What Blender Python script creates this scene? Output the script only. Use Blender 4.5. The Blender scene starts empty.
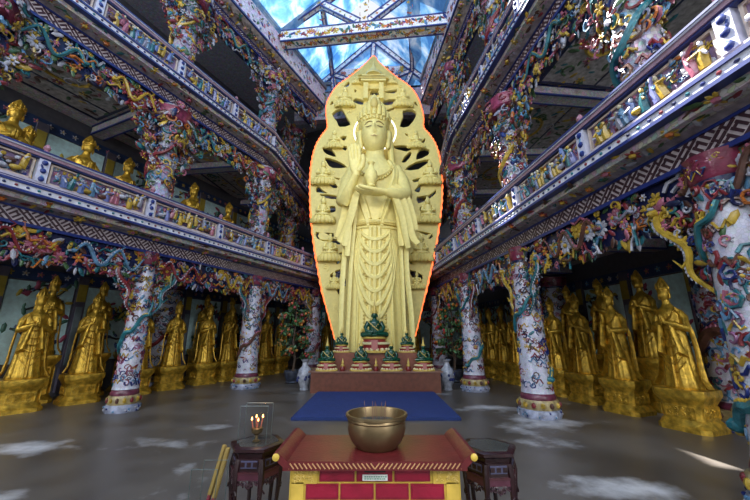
import bpy, math, random
from mathutils import Vector, Matrix, Euler
random.seed(7)
R_ = math.radians
sc = bpy.context.scene
COL = sc.collection

# ------------------------------------------------------------------ camera
CAM_H, PITCH, F = 1.6, R_(14.4), 333.0
cd = bpy.data.cameras.new('camera'); cd.sensor_width = 36.0; cd.lens = F / 750 * 36
cd.clip_start = .05; cd.clip_end = 200
cam = bpy.data.objects.new('camera', cd); COL.objects.link(cam)
cam.location = (0, 0, CAM_H); cam.rotation_euler = (R_(90) + PITCH, 0, 0)
sc.camera = cam
# ------------------------------------------------------------------ light and exposure
w = bpy.data.worlds.new('world'); sc.world = w; w.use_nodes = True
bgn = w.node_tree.nodes['Background']; bgn.inputs[0].default_value = (.92, .96, 1, 1); bgn.inputs[1].default_value = 1.0
sc.view_settings.view_transform = 'Standard'; sc.view_settings.look = 'None'
sc.view_settings.gamma = 1; sc.view_settings.use_curve_mapping = False
sc.view_settings.exposure = 0.0

def area(name, loc, target, sx, sy, power, col=(1, 1, 1)):
    l = bpy.data.lights.new(name, 'AREA'); l.shape = 'RECTANGLE'; l.size = sx; l.size_y = sy
    l.energy = power; l.color = col
    o = bpy.data.objects.new(name, l); COL.objects.link(o); o.location = loc
    o.rotation_euler = (Vector(target) - Vector(loc)).to_track_quat('-Z', 'Y').to_euler()
    return o
area('clerestory_daylight', (-2.5, -5.4, 11.4), (0.6, 11, 9.0), 12, 3.4, 1350, (.95, .98, 1))
area('gallery_daylight', (0, -5.4, 6.6), (0, 11, 6.0), 9, 3.0, 50, (.95, .98, 1))
area('doorway_daylight', (0.5, -5.4, 2.2), (0.5, 8, 1.0), 9, 3.6, 12, (.93, .97, 1))
area('left_gallery_fill', (-12.5, -5.7, 6.2), (-7.5, 9, 6.0), 4.5, 2.8, 700, (.95, .98, 1))  # lamp added out of view to brighten the left gallery walls and ceilings
area('right_gallery_fill', (7.6, -5.7, 6.2), (5.6, 9, 6.6), 3.2, 2.8, 760, (.95, .98, 1))  # added unseen lamp, lifts the right gallery ceilings
area('right_aisle_fill', (7.2, -5.7, 2.0), (5.4, 8, .8), 3.2, 2.8, 75, (.95, .98, 1))  # unseen lamp added to light the right aisle statues from the front
area('left_aisle_fill', (-12.5, -5.7, 2.0), (-7.2, 9, .8), 4.5, 2.8, 34, (.95, .98, 1))  # added lamp out of view, brightens the left aisle
sun = bpy.data.lights.new('sun', 'SUN'); sun.energy = 28; sun.angle = R_(.6); sun.color = (1, .97, .9)
so = bpy.data.objects.new('sun', sun); COL.objects.link(so); so.location = (0, 8, 25)
SUN_DIR = Vector((3.0, -3.5, -7.4)); so.rotation_euler = SUN_DIR.to_track_quat('-Z', 'Y').to_euler()

# ------------------------------------------------------------------ projection (photo pixel -> place)
_c, _s = math.cos(PITCH), math.sin(PITCH)
def ray(px, py):
    x = (px - 375) / F; v = (250 - py) / F
    return Vector((x, _c - v * _s, _s + v * _c))
def at_y(px, py, Y):
    r = ray(px, py); return Vector((0, 0, CAM_H)) + r * (Y / r.y)
def at_z(px, py, Z):
    r = ray(px, py); return Vector((0, 0, CAM_H)) + r * ((Z - CAM_H) / r.z)

# ------------------------------------------------------------------ mesh builder
class MB:
    def __init__(self): self.v = []; self.f = []; self.c = []; self.M = Matrix()
    def add(self, vs, fs, col):
        b = len(self.v); M = self.M
        self.v += [tuple(M @ Vector(p)) for p in vs]
        self.f += [tuple(i + b for i in f) for f in fs]
        if isinstance(col, list): self.c += col
        else: self.c += [col] * len(fs)
    def loft(self, rings, col, caps=True, closed=True):
        n = len(rings[0]); vs = [p for r in rings for p in r]; fs = []; cs = []
        m = n if closed else n - 1
        for i in range(len(rings) - 1):
            cc = col[i] if isinstance(col, list) else col
            for j in range(m):
                k = (j + 1) % n
                fs.append((i * n + j, i * n + k, (i + 1) * n + k, (i + 1) * n + j)); cs.append(cc)
        if caps and closed:
            fs.append(tuple(range(n - 1, -1, -1))); cs.append(col[0] if isinstance(col, list) else col)
            fs.append(tuple((len(rings) - 1) * n + j for j in range(n))); cs.append(col[-1] if isinstance(col, list) else col)
        self.add(vs, fs, cs)
    def tube(self, pts, r, col, n=6, flat=1.0):
        pts = [Vector(p) for p in pts]; N = len(pts)
        rr = r if isinstance(r, (list, tuple)) else [r] * N
        t0 = (pts[1] - pts[0]).normalized()
        u = t0.orthogonal().normalized(); rings = []
        for i, p in enumerate(pts):
            t = (pts[min(i + 1, N - 1)] - pts[max(i - 1, 0)])
            t = t.normalized() if t.length > 1e-9 else t0
            u = (u - t * u.dot(t)); u = u.normalized() if u.length > 1e-6 else t.orthogonal().normalized()
            w_ = t.cross(u)
            rings.append([p + (u * math.cos(a) + w_ * math.sin(a) * flat) * rr[i] for a in (2 * math.pi * k / n for k in range(n))])
        self.loft(rings, col)
    def ribbon(self, pts, wd, th, col, wdir):
        # flat strip along pts, wide along wdir
        pts = [Vector(p) for p in pts]; N = len(pts); rings = []
        for i, p in enumerate(pts):
            t = (pts[min(i + 1, N - 1)] - pts[max(i - 1, 0)]).normalized()
            d = Vector(wdir[i]) if isinstance(wdir, list) else Vector(wdir)
            d = (d - t * d.dot(t)).normalized(); nn = t.cross(d)
            W = wd[i] if isinstance(wd, (list, tuple)) else wd
            rings.append([p + d * W / 2 * a + nn * th / 2 * b for a, b in ((-1, -1), (-.4, -1.5), (.4, -1.5), (1, -1), (1, 1), (.4, .6), (-.4, .6), (-1, 1))])
        self.loft(rings, col)
    def ell(self, c, r, col, seg=8, rings=5, rot=None):
        c = Vector(c); vs = []; fs = []
        if not isinstance(r, (list, tuple)): r = (r, r, r)
        vs.append(Vector((0, 0, -r[2])))
        for i in range(1, rings):
            a = -math.pi / 2 + math.pi * i / rings
            for j in range(seg):
                b = 2 * math.pi * j / seg
                vs.append(Vector((r[0] * math.cos(a) * math.cos(b), r[1] * math.cos(a) * math.sin(b), r[2] * math.sin(a))))
        vs.append(Vector((0, 0, r[2])))
        T = len(vs) - 1
        for j in range(seg):
            fs.append((0, 1 + (j + 1) % seg, 1 + j))
            fs.append((T, T - seg + j, T - seg + (j + 1) % seg))
            for i in range(rings - 2):
                a = 1 + i * seg
                fs.append((a + j, a + (j + 1) % seg, a + seg + (j + 1) % seg, a + seg + j))
        if rot is not None: vs = [rot @ p for p in vs]
        self.add([p + c for p in vs], fs, col)
    def box(self, c, s, col, rot=None):
        hx, hy, hz = s[0] / 2, s[1] / 2, s[2] / 2
        vs = [Vector((x, y, z)) for z in (-hz, hz) for y in (-hy, hy) for x in (-hx, hx)]
        if rot is not None: vs = [rot @ p for p in vs]
        c = Vector(c)
        self.add([p + c for p in vs], [(0, 2, 3, 1), (4, 5, 7, 6), (0, 1, 5, 4), (2, 6, 7, 3), (0, 4, 6, 2), (1, 3, 7, 5)], col)
    def sheet(self, c, s):      # one pane of thin glass
        c = Vector(c); e = Vector((s[0] / 2, 0, 0)) if s[0] > s[1] else Vector((0, s[1] / 2, 0)); z = Vector((0, 0, s[2] / 2))
        self.add([c - e - z, c + e - z, c + e + z, c - e + z], [(0, 1, 2, 3)], (1, 1, 1))
    def lathe(self, prof, c, n, col, sx=1, sy=1, fn=None, phase=0.0, tw=0.0):
        c = Vector(c); rings = []
        for i, (r, z) in enumerate(prof):
            ring = []
            for k in range(n):
                a = 2 * math.pi * k / n + phase
                q = fn(a, z) if fn else 1
                ring.append(c + Vector((r * q * sx * math.cos(a), r * q * sy * math.sin(a), z)))
            rings.append(ring)
        self.loft(rings, col)
    def bar(self, a, b, w_, h, col, up=(0, 0, 1)):
        a, b = Vector(a), Vector(b); t = (b - a).normalized(); u = Vector(up)
        x = t.cross(u).normalized(); y = x.cross(t)
        self.loft([[p + x * w_ / 2 * i + y * h / 2 * j for i, j in ((-1, -1), (1, -1), (1, 1), (-1, 1))] for p in (a, b)], col)
    def build(self, name, mat, parent=None, origin=None, sharp=38, smooth=True):
        o_ = Vector(origin) if origin is not None else Vector((0, 0, 0))
        me = bpy.data.meshes.new(name)
        me.from_pydata([tuple(Vector(p) - o_) for p in self.v], [], self.f)
        at = me.attributes.new('Col', 'FLOAT_COLOR', 'FACE')
        flat = []
        for c in self.c: flat += [c[0], c[1], c[2], 1.0]
        at.data.foreach_set('color', flat)
        if smooth:
            me.shade_smooth(); me.set_sharp_from_angle(angle=R_(sharp))
        me.materials.append(mat); me.update()
        o = bpy.data.objects.new(name, me); COL.objects.link(o)
        if parent is not None: o.parent = parent
        elif origin is not None: o.location = o_
        return o

def thing(name, label, cat, loc=(0, 0, 0), rz=0, group=None):
    o = bpy.data.objects.new(name, None); o.empty_display_size = .2; COL.objects.link(o)
    o.location = loc; o.rotation_euler = (0, 0, rz); o['label'] = label; o['category'] = cat
    if group: o['group'] = group
    return o
def tag(o, label, cat, group=None, kind=None):
    o['label'] = label; o['category'] = cat
    if group: o['group'] = group
    if kind: o['kind'] = kind
    return o
def struct(o, label=None):
    o['kind'] = 'structure'
    if label: o['label'] = label
    return o
def dup(root, loc, rz, label, group=None):
    r = root.copy(); COL.objects.link(r); r.location = loc; r.rotation_euler = (0, 0, rz); r['label'] = label
    if group: r['group'] = group
    for ch in list(root.children):
        c = ch.copy(); COL.objects.link(c); c.parent = r
        for g in list(ch.children):
            d = g.copy(); COL.objects.link(d); d.parent = c
    return r

# ------------------------------------------------------------------ materials
def newmat(name):
    m = bpy.data.materials.new(name); m.use_nodes = True
    nt = m.node_tree; return m, nt, nt.nodes['Principled BSDF']
def vcol(name, rough=.35, vary=.35, crack=0.0, cscale=18, bump=.0, metal=0.0, bscale=40, spec=.5, tint=0.0, gain=1.0):
    """colour of the glazed pieces comes from the piece itself; optional grout lines of broken tile"""
    m, nt, p = newmat(name); N = nt.nodes.new; L = nt.links.new
    at = N('ShaderNodeAttribute'); at.attribute_name = 'Col'
    tc = N('ShaderNodeTexCoord'); out = at.outputs['Color']
    if vary:
        no = N('ShaderNodeTexNoise'); no.inputs['Scale'].default_value = 9; no.inputs['Detail'].default_value = 4
        L(tc.outputs['Object'], no.inputs['Vector'])
        mr = N('ShaderNodeMapRange'); mr.inputs[1].default_value = .3; mr.inputs[2].default_value = .7
        mr.inputs[3].default_value = (1 - vary) * gain; mr.inputs[4].default_value = (1 + vary) * gain
        L(no.outputs[0], mr.inputs[0])
        mx = N('ShaderNodeVectorMath'); mx.operation = 'SCALE'
        L(out, mx.inputs[0]); L(mr.outputs[0], mx.inputs['Scale']); out = mx.outputs[0]
    if tint:
        vc = N('ShaderNodeTexVoronoi'); vc.inputs['Scale'].default_value = cscale; L(tc.outputs['Object'], vc.inputs['Vector'])
        mt = N('ShaderNodeMix'); mt.data_type = 'RGBA'; mt.blend_type = 'OVERLAY'; mt.inputs[0].default_value = tint
        L(out, mt.inputs[6]); L(vc.outputs['Color'], mt.inputs[7]); out = mt.outputs[2]
    if crack:
        vo = N('ShaderNodeTexVoronoi'); vo.feature = 'DISTANCE_TO_EDGE'; vo.inputs['Scale'].default_value = cscale
        L(tc.outputs['Object'], vo.inputs['Vector'])
        r2 = N('ShaderNodeMapRange'); r2.inputs[1].default_value = .0; r2.inputs[2].default_value = .09
        r2.inputs[3].default_value = 1 - crack; r2.inputs[4].default_value = 1
        L(vo.outputs[0], r2.inputs[0])
        m2 = N('ShaderNodeVectorMath'); m2.operation = 'SCALE'
        L(out, m2.inputs[0]); L(r2.outputs[0], m2.inputs['Scale']); out = m2.outputs[0]
    L(out, p.inputs['Base Color'])
    p.inputs['Roughness'].default_value = rough; p.inputs['Metallic'].default_value = metal
    p.inputs['Specular IOR Level'].default_value = spec
    if bump:
        nb = N('ShaderNodeTexNoise'); nb.inputs['Scale'].default_value = bscale; nb.inputs['Detail'].default_value = 5
        L(tc.outputs['Object'], nb.inputs['Vector'])
        bp = N('ShaderNodeBump'); bp.inputs['Strength'].default_value = bump; bp.inputs['Distance'].default_value = .02
        L(nb.outputs[0], bp.inputs['Height']); L(bp.outputs[0], p.inputs['Normal'])
    return m
def emis(name, col, st):
    m, nt, p = newmat(name); p.inputs['Base Color'].default_value = (*col, 1)
    p.inputs['Emission Color'].default_value = (*col, 1); p.inputs['Emission Strength'].default_value = st; return m
M_cer = vcol('glazed_ceramic', .32, .45, bump=.3, bscale=30, gain=.68)
M_mos = vcol('broken_tile_mosaic', .35, .22, crack=.45, cscale=16, tint=.25)
M_col = vcol('white_tile_shaft', .3, .2, crack=.3, cscale=30, tint=.08)
M_trim = vcol('glazed_trim', .35, .15)
M_gold = vcol('gilt_lacquer', .36, .5, metal=.6, bump=.5, bscale=26, gain=.86)
M_ivory = vcol('ivory_paint', .5, .07, bump=.08, bscale=14)
M_jade = vcol('polished_jade', .2, .2)
M_paint = vcol('painted_wood', .35, .2, bump=.1)
M_wood = vcol('lacquered_rosewood', .3, .3, bump=.2)
M_cloth = vcol('woven_mat', .85, .12, bump=.3, bscale=120)
M_leaf = vcol('foliage', .5, .4)
M_neon = emis('orange_neon', (1, .16, .04), 2.2)
M_ring = emis('white_neon', (1, .97, .82), 1.6)
M_flame = emis('candle_flame', (1, .45, .12), 9)
def bronze():
    m, nt, p = newmat('aged_bronze'); N = nt.nodes.new; L = nt.links.new
    tc = N('ShaderNodeTexCoord'); no = N('ShaderNodeTexNoise'); no.inputs['Scale'].default_value = 6; no.inputs['Detail'].default_value = 6
    L(tc.outputs['Object'], no.inputs['Vector'])
    cr = N('ShaderNodeValToRGB'); cr.color_ramp.elements[0].color = (.13, .085, .04, 1); cr.color_ramp.elements[1].color = (.33, .24, .13, 1)
    L(no.outputs[0], cr.inputs[0]); L(cr.outputs[0], p.inputs['Base Color'])
    p.inputs['Metallic'].default_value = .85; p.inputs['Roughness'].default_value = .38; return m
M_bronze = bronze()
def glass():
    m, nt, p = newmat('clear_glass'); N = nt.nodes.new; L = nt.links.new
    tr = N('ShaderNodeBsdfTransparent'); tr.inputs[0].default_value = (.975, .985, .98, 1)
    gl = N('ShaderNodeBsdfGlossy'); gl.inputs['Roughness'].default_value = .03
    fr = N('ShaderNodeFresnel'); fr.inputs[0].default_value = 1.18
    mx = N('ShaderNodeMixShader'); L(fr.outputs[0], mx.inputs[0]); L(tr.outputs[0], mx.inputs[1]); L(gl.outputs[0], mx.inputs[2])
    L(mx.outputs[0], nt.nodes['Material Output'].inputs[0]); return m
M_glass = glass()
def floor_mat():
    m, nt, p = newmat('polished_concrete'); N = nt.nodes.new; L = nt.links.new
    tc = N('ShaderNodeTexCoord')
    n1 = N('ShaderNodeTexNoise'); n1.inputs['Scale'].default_value = .8; n1.inputs['Detail'].default_value = 8; L(tc.outputs['Object'], n1.inputs['Vector'])
    cr = N('ShaderNodeValToRGB'); e = cr.color_ramp.elements
    e[0].position = .35; e[0].color = (.066, .056, .050, 1); e[1].position = .62; e[1].color = (.115, .10, .09, 1)
    L(n1.outputs[0], cr.inputs[0])
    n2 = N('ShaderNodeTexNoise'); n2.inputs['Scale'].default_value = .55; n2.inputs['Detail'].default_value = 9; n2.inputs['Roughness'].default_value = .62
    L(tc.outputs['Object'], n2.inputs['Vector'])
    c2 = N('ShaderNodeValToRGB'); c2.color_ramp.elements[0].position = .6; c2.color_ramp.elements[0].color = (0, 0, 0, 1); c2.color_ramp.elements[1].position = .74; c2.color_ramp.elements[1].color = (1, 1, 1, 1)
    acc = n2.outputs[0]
    for px_, py_, rx_, ry_ in ((-5.0, 5.5, 2.4, .5), (-3.6, 3.9, 1.5, .35), (4.1, 6.9, 2.2, 1.0), (2.6, 8.3, 1.2, .5), (2.9, 4.1, .9, .4), (3.3, 3.5, .8, .2)):   # reflected light painted into the floor colour as pale patches
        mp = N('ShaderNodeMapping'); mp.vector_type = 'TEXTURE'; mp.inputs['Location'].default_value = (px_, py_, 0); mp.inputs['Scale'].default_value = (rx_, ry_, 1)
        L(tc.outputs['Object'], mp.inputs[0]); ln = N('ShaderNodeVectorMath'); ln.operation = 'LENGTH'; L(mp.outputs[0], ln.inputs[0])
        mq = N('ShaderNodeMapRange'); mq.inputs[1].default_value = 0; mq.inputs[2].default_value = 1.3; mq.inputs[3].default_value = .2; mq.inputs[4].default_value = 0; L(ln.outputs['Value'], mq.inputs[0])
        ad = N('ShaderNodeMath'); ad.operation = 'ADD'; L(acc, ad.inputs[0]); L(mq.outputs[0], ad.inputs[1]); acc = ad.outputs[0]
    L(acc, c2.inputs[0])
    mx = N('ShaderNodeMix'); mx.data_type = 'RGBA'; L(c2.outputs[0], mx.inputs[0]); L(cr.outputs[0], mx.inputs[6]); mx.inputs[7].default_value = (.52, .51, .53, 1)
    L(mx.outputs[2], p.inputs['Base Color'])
    mr = N('ShaderNodeMapRange'); mr.inputs[3].default_value = .22; mr.inputs[4].default_value = .5; L(n1.outputs[0], mr.inputs[0]); L(mr.outputs[0], p.inputs['Roughness'])
    return m
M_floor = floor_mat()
def sky_mat():
    m, nt, p = newmat('painted_cloud_ceiling'); N = nt.nodes.new; L = nt.links.new
    tc = N('ShaderNodeTexCoord'); n1 = N('ShaderNodeTexNoise'); n1.inputs['Scale'].default_value = 1.25; n1.inputs['Detail'].default_value = 7; n1.inputs['Roughness'].default_value = .6; n1.inputs['Distortion'].default_value = .4
    L(tc.outputs['Object'], n1.inputs['Vector'])
    cr = N('ShaderNodeValToRGB'); e = cr.color_ramp.elements
    e[0].position = .36; e[0].color = (.035, .15, .42, 1); e[1].position = .66; e[1].color = (.60, .70, .82, 1)
    k = cr.color_ramp.elements.new(.48); k.color = (.13, .34, .64, 1)
    L(n1.outputs[0], cr.inputs[0]); L(cr.outputs[0], p.inputs['Base Color']); p.inputs['Roughness'].default_value = .6
    tl = N('ShaderNodeBsdfTranslucent'); L(cr.outputs[0], tl.inputs[0])      # translucency added so daylight from above brightens the painted sheets
    mx = N('ShaderNodeMixShader'); mx.inputs[0].default_value = .27; L(p.outputs[0], mx.inputs[1]); L(tl.outputs[0], mx.inputs[2])
    L(mx.outputs[0], nt.nodes['Material Output'].inputs[0])
    return m
M_sky = sky_mat()

# palette of glazes
WHITE = (.46, .46, .54); LAV = (.3, .3, .4); BLUE = (.012, .026, .16); NAVY = (.006, .012, .07); SKY = (.11, .25, .42)
TEAL = (.02, .16, .2); RED = (.22, .025, .035); PINK = (.42, .13, .2); YEL = (.52, .34, .04); GREEN = (.06, .13, .05); BROWN = (.12, .05, .035)
GOLD = (.66, .41, .05); CREAM = (.6, .55, .36); GREY = (.3, .28, .3); ORANGE = (.55, .16, .03)
MIX = [WHITE, LAV, SKY, TEAL, TEAL, RED, RED, PINK, YEL, YEL, GREEN, BLUE, BROWN, BROWN, NAVY, ORANGE]
def pick(): return random.choice(MIX)
U = random.uniform

# ------------------------------------------------------------------ wall lines
class Path:
    """polyline of a colonnade; s runs into the hall's depth, t towards the middle of the hall"""
    def __init__(self, pts, side, s0):
        self.p = [Vector((x, y, 0)) for x, y in pts]; self.side = side; self.s = [s0]; self.d = []; self.n = []
        for a, b in zip(self.p, self.p[1:]):
            self.s.append(self.s[-1] + (b - a).length); d = (b - a).normalized(); self.d.append(d)
            self.n.append(Vector((d.y, -d.x, 0)) * side)
    def seg(self, s):
        for i in range(len(self.d)):
            if s < self.s[i + 1] or i == len(self.d) - 1: return i
    def pos(self, s, t=0, z=0):
        i = self.seg(s); q = self.p[i] + self.d[i] * (s - self.s[i]) + self.n[i] * t; q.z = z; return q
    def frame(self, s, t=0, z=0):
        i = self.seg(s); d, n = self.d[i], self.n[i]; q = self.pos(s, t, z)
        return Matrix(((d.x, n.x, 0, q.x), (d.y, n.y, 0, q.y), (0, 0, 1, q.z), (0, 0, 0, 1)))
    def rz(self, s):   # rotation that turns a figure facing -Y towards the hall
        n = self.n[self.seg(s)]; return math.atan2(n.x, -n.y)
    def nodes(self, sa, sb):   # (s, point, mitred normal)
        out = [(sa, self.pos(sa), self.n[self.seg(sa)])]
        for i in range(1, len(self.p) - 1):
            if sa < self.s[i] < sb:
                a, b = self.n[i - 1], self.n[i]; m = (a + b) / (1 + a.dot(b)); out.append((self.s[i], self.p[i].copy(), m))
        out.append((sb, self.pos(sb), self.n[self.seg(sb - 1e-4)])); return out
def sweep(mb, path, sa, sb, prof, col):
    rings = []
    for s, q, n in path.nodes(sa, sb):
        rings.append([q + n * t + Vector((0, 0, z)) for t, z in prof])
    mb.loft(rings, col)
def rect(t0, t1, z0, z1): return [(t0, z0), (t1, z0), (t1, z1), (t0, z1)]
aL, aR = R_(23.5), R_(-6.5)
P_L, P_R = Vector((-5.54, 7.93)), Vector((3.39, 7.47))
dL, dR = Vector((math.sin(aL), math.cos(aL))), Vector((math.sin(aR), math.cos(aR)))
def pl(s): return tuple(P_L + dL * s)
def pr(s): return tuple(P_R + dR * s)
SL0, SL1, SR0, SR1 = -13.5, 9.3, -12.8, 8.9
LEFT = Path([pl(SL0), pl(SL1)], 1, SL0); RIGHT = Path([pr(SR0), pr(SR1)], -1, SR0)
kL, kR = P_L + dL * 3.4, P_R + dR * 2.6
LEFT2 = Path([pl(SL0), tuple(kL), (kL.x + 6 * math.sin(R_(7.5)), kL.y + 6 * math.cos(R_(7.5)))], 1, SL0)
RIGHT2 = Path([pr(SR0), tuple(kR), (kR.x + 6.4 * math.sin(R_(3.4)), kR.y + 6.4 * math.cos(R_(3.4)))], -1, SR0)
AX = R_(8.5)
BC = Vector((.2, 17.0)); bd = Vector((math.cos(AX), -math.sin(AX)))
BACK = Path([tuple(BC - bd * 8), tuple(BC + bd * 8)], 1, -8)
DEPTH = 3.7      # aisle depth behind the columns

# ------------------------------------------------------------------ relief ornament
def spiral(mb, c, r, col, th, turns=1.4, n=12, flip=1, e1=Vector((1, 0, 0)), e2=Vector((0, 0, 1)), nrm=Vector((0, 1, 0)), ph=0):
    pts = []; rr = []
    for i in range(n):
        u = i / (n - 1); a = ph + flip * turns * 2 * math.pi * u; q = r * (1 - .85 * u)
        pts.append(c + e1 * q * math.cos(a) + e2 * q * math.sin(a) + nrm * (.3 * th + u * th)); rr.append(th * (1 - .5 * u))
    mb.tube(pts, rr, col, 5)
def flower(mb, c, r, col, centre=YEL, n=7, e1=Vector((1, 0, 0)), e2=Vector((0, 0, 1)), nrm=Vector((0, 1, 0))):
    for k in range(n):
        a = 2 * math.pi * k / n + U(0, .4); d = e1 * math.cos(a) + e2 * math.sin(a); s = nrm.cross(d)
        rot = Matrix((d, s, nrm)).transposed().to_4x4() if True else None
        mb.ell(c + d * r * .58, (r * .48, r * .26, r * .16), col, 6, 4, rot)
    mb.ell(c + nrm * r * .14, (r * .24,) * 3, centre, 6, 4)
def leaf(mb, c, r, col, ang, e1=Vector((1, 0, 0)), e2=Vector((0, 0, 1)), nrm=Vector((0, 1, 0))):
    d = e1 * math.cos(ang) + e2 * math.sin(ang); s = nrm.cross(d)
    mb.ell(c, (r, r * .42, r * .18), col, 6, 4, Matrix((d, s, nrm)).transposed().to_4x4())
def dragon(mb, f, length, amp, r, col, fin, n=26, waves=2.0):
    """f(u, v) -> point on the surface with small lift; long wavy body with fins, legs and a head"""
    pts = []; rr = []
    for i in range(n):
        u = i / (n - 1); pts.append(f(u * length, amp * math.sin(waves * 2 * math.pi * u), r * .8))
        rr.append(r * (1.05 - .75 * abs(u - .25) ** 1.1))
    mb.tube(pts, rr, col, 6)
    for i in range(1, n - 1):
        u = i / (n - 1); q = f(u * length, amp * math.sin(waves * 2 * math.pi * u) + rr[i] * 1.1, r * 1.1)
        mb.ell(q, (rr[i] * .5, rr[i] * .4, rr[i] * .8), fin, 5, 3)
    h = f(-r * .8, r * .3, r * 1.2); mb.ell(h, (r * 1.7, r * 1.2, r * 1.2), col, 7, 5)
    mb.ell(f(-r * 2.4, -r * .1, r * 1.3), (r * 1.1, r * .7, r * .6), fin, 6, 4)
    for k in (-1, 1):
        mb.tube([f(-r * .5, r * (1 + .2 * k), r * 1.3), f(r * .9, r * (2.2 + .5 * k), r * 1.5), f(r * 2.2, r * (2.2 + k), r * 1.3)], [r * .3, r * .25, r * .08], YEL, 4)
    for u0 in (.25, .6):
        s = 1 if u0 < .5 else -1; b = amp * math.sin(waves * 2 * math.pi * u0)
        mb.tube([f(u0 * length, b, r), f(u0 * length + r * 2, b - s * r * 2.5, r * 1.4), f(u0 * length - r * .6, b - s * r * 4, r)], [r * .55, r * .45, r * .15], col, 5)
DCOLS = [(RED, WHITE), (TEAL, YEL), (BROWN, PINK), (YEL, RED), (SKY, WHITE)]
def frieze(mb, path, s0, s1, z0, z1, t=.06, dens=1.0, dk=True):
    """carved ceramic relief band: dragons, lotus, cloud scrolls and leaves on a dark ground"""
    H = z1 - z0; L_ = s1 - s0
    sweep(mb, path, s0, s1, [(t - .16, z0 + .12), (t - .02, z0 + .12), (t, z1), (t - .16, z1)], NAVY)
    def surf(M):
        return lambda a, b, l: M @ Vector((a, l, b))
    if dk:
        k = max(1, int(L_ / 1.8))
        for i in range(k):
            col, fin = random.choice(DCOLS); sg = random.choice((-1, 1)); ss = s0 + L_ * (i + .5) / k
            M = path.frame(ss, t, (z0 + z1) / 2 + U(-.05, .08))
            dragon(mb, lambda a, b, l, M=M, sg=sg: M @ Vector((sg * (a - .62), l + .05, b)), 1.35, H * .27, .038, col, fin, 34, U(1.8, 2.6))
    for i in range(int(L_ * 3)):
        mb.M = path.frame(U(s0 + .2, s1 - .2), t + .04, U(z0 + .2, z1 - .12)); flower(mb, Vector((0, 0, 0)), U(.12, .17), random.choice((PINK, RED, WHITE, YEL)), YEL, 9); mb.M = Matrix()
    for i in range(int(L_ * 56 * dens)):
        s = U(s0 + .08, s1 - .08); b = U(z0 + .06, z1 - .03); M = path.frame(s, t + U(-.03, .07), b); mb.M = M
        k = random.random(); zero = Vector((0, 0, 0))
        if k < .26: spiral(mb, zero, U(.04, .12), pick(), U(.012, .024), U(.8, 1.5), 8, random.choice((-1, 1)), ph=U(0, 6))
        elif k < .5: flower(mb, zero, U(.05, .11), random.choice((PINK, WHITE, YEL, RED, ORANGE)), n=6)
        elif k < .82: leaf(mb, zero, U(.05, .12), random.choice((GREEN, TEAL, YEL, SKY, WHITE, PINK, RED, NAVY, BROWN)), U(0, 6.3))
        else:
            a = U(0, 6.3); mb.tube([Vector((math.cos(a) * q, .02 + .03 * q, math.sin(a) * q * .8 + .04 * math.sin(q * 30))) for q in (-.16, -.08, 0, .08, .16)], U(.015, .028), pick(), 5)
        mb.M = Matrix()
    # scalloped hanging lower edge
    n = int(L_ / .09)
    for i in range(n):
        s = s0 + (i + .5) * L_ / n; mb.M = path.frame(s, t + U(-.05, .03), z0 + .1 + .07 * math.sin(i * .7))
        leaf(mb, Vector((0, 0, 0)), U(.07, .13), random.choice((TEAL, GREEN, WHITE, RED, NAVY, NAVY, BROWN, YEL)), -1.57 + U(-.7, .7)); mb.M = Matrix()
def fret(mb, path, s0, s1, z0, z1, t):
    sweep(mb, path, s0, s1, rect(t - .12, t, z0, z1), (.46, .40, .43))
    dark = (.045, .02, .03); H = z1 - z0; u = H * .46; r45 = math.sqrt(.5)
    ni = int((s1 - s0) / (u * r45)) + 2
    for i in range(ni):
        for j in range(-3, 4):
            if (i + j) % 2: continue
            x = i * u * r45; z = H / 2 + j * u * r45
            if not (.02 < z < H - .02) or x > s1 - s0 - .05 or x < .05: continue
            mb.M = path.frame(s0 + x, t, z0 + z)
            if i % 22 == 11 and abs(j) <= 1 and z < H * .72 and z > H * .28: flower(mb, Vector((0, .01, 0)), H * .42, random.choice((YEL, RED, TEAL, ORANGE)), n=6)
            else:
                k = ((i + j) // 2) % 2; rot = Euler((0, R_(45 if k else -45), 0)).to_matrix()
                for q in (-.26, .26):
                    mb.box(rot @ Vector((0, 0, q * u)), (u * .98, .02, u * .24), dark, rot)
                mb.box(rot @ Vector((u * .3, 0, 0)), (u * .2, .02, u * .3), dark, rot)
            mb.M = Matrix()
    for zz in (z0, z1): sweep(mb, path, s0, s1, rect(t - .02, t + .03, zz - .03, zz + .03), BLUE)
def soffit_band(mb, path, s0, s1, zb):
    prof = [(.08, zb - .25), (.14, zb - .25), (.50, zb - .08), (.50, zb - .02), (.08, zb - .02)]
    sweep(mb, path, s0, s1, prof, (.40, .35, .37))
    sl = Vector((0, .36, .17)).normalized(); nr = Vector((0, -.17 * -1, -.36)).normalized()
    n = int((s1 - s0) / .17)
    for i in range(n):
        s = s0 + (i + .5) * (s1 - s0) / n + U(-.08, .08); M = path.frame(s, .32, zb - .165); mb.M = M
        e1, e2 = Vector((1, 0, 0)), sl; c = e2 * U(-.09, .11) + nr * U(.01, .05)
        k = i % 3
        if k == 0: (flower(mb, c + nr * .03, U(.07, .11), random.choice((YEL, YEL, ORANGE, RED)), BROWN, 6, e1, e2, nr), mb.ell(c + nr * .04, (.05, .05, .04), random.choice((YEL, ORANGE, PINK)), 6, 4))
        else:
            for q in range(3): leaf(mb, c + e1 * U(-.12, .12) + e2 * U(-.1, .1), U(.05, .1), random.choice((GREEN, BROWN, YEL, TEAL, RED, WHITE)), U(0, 6), e1, e2, nr)
            mb.tube([c - e1 * .16, c + e2 * .05, c + e1 * .16], .012, random.choice((BROWN, GREEN)), 4)
        mb.M = Matrix()
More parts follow.
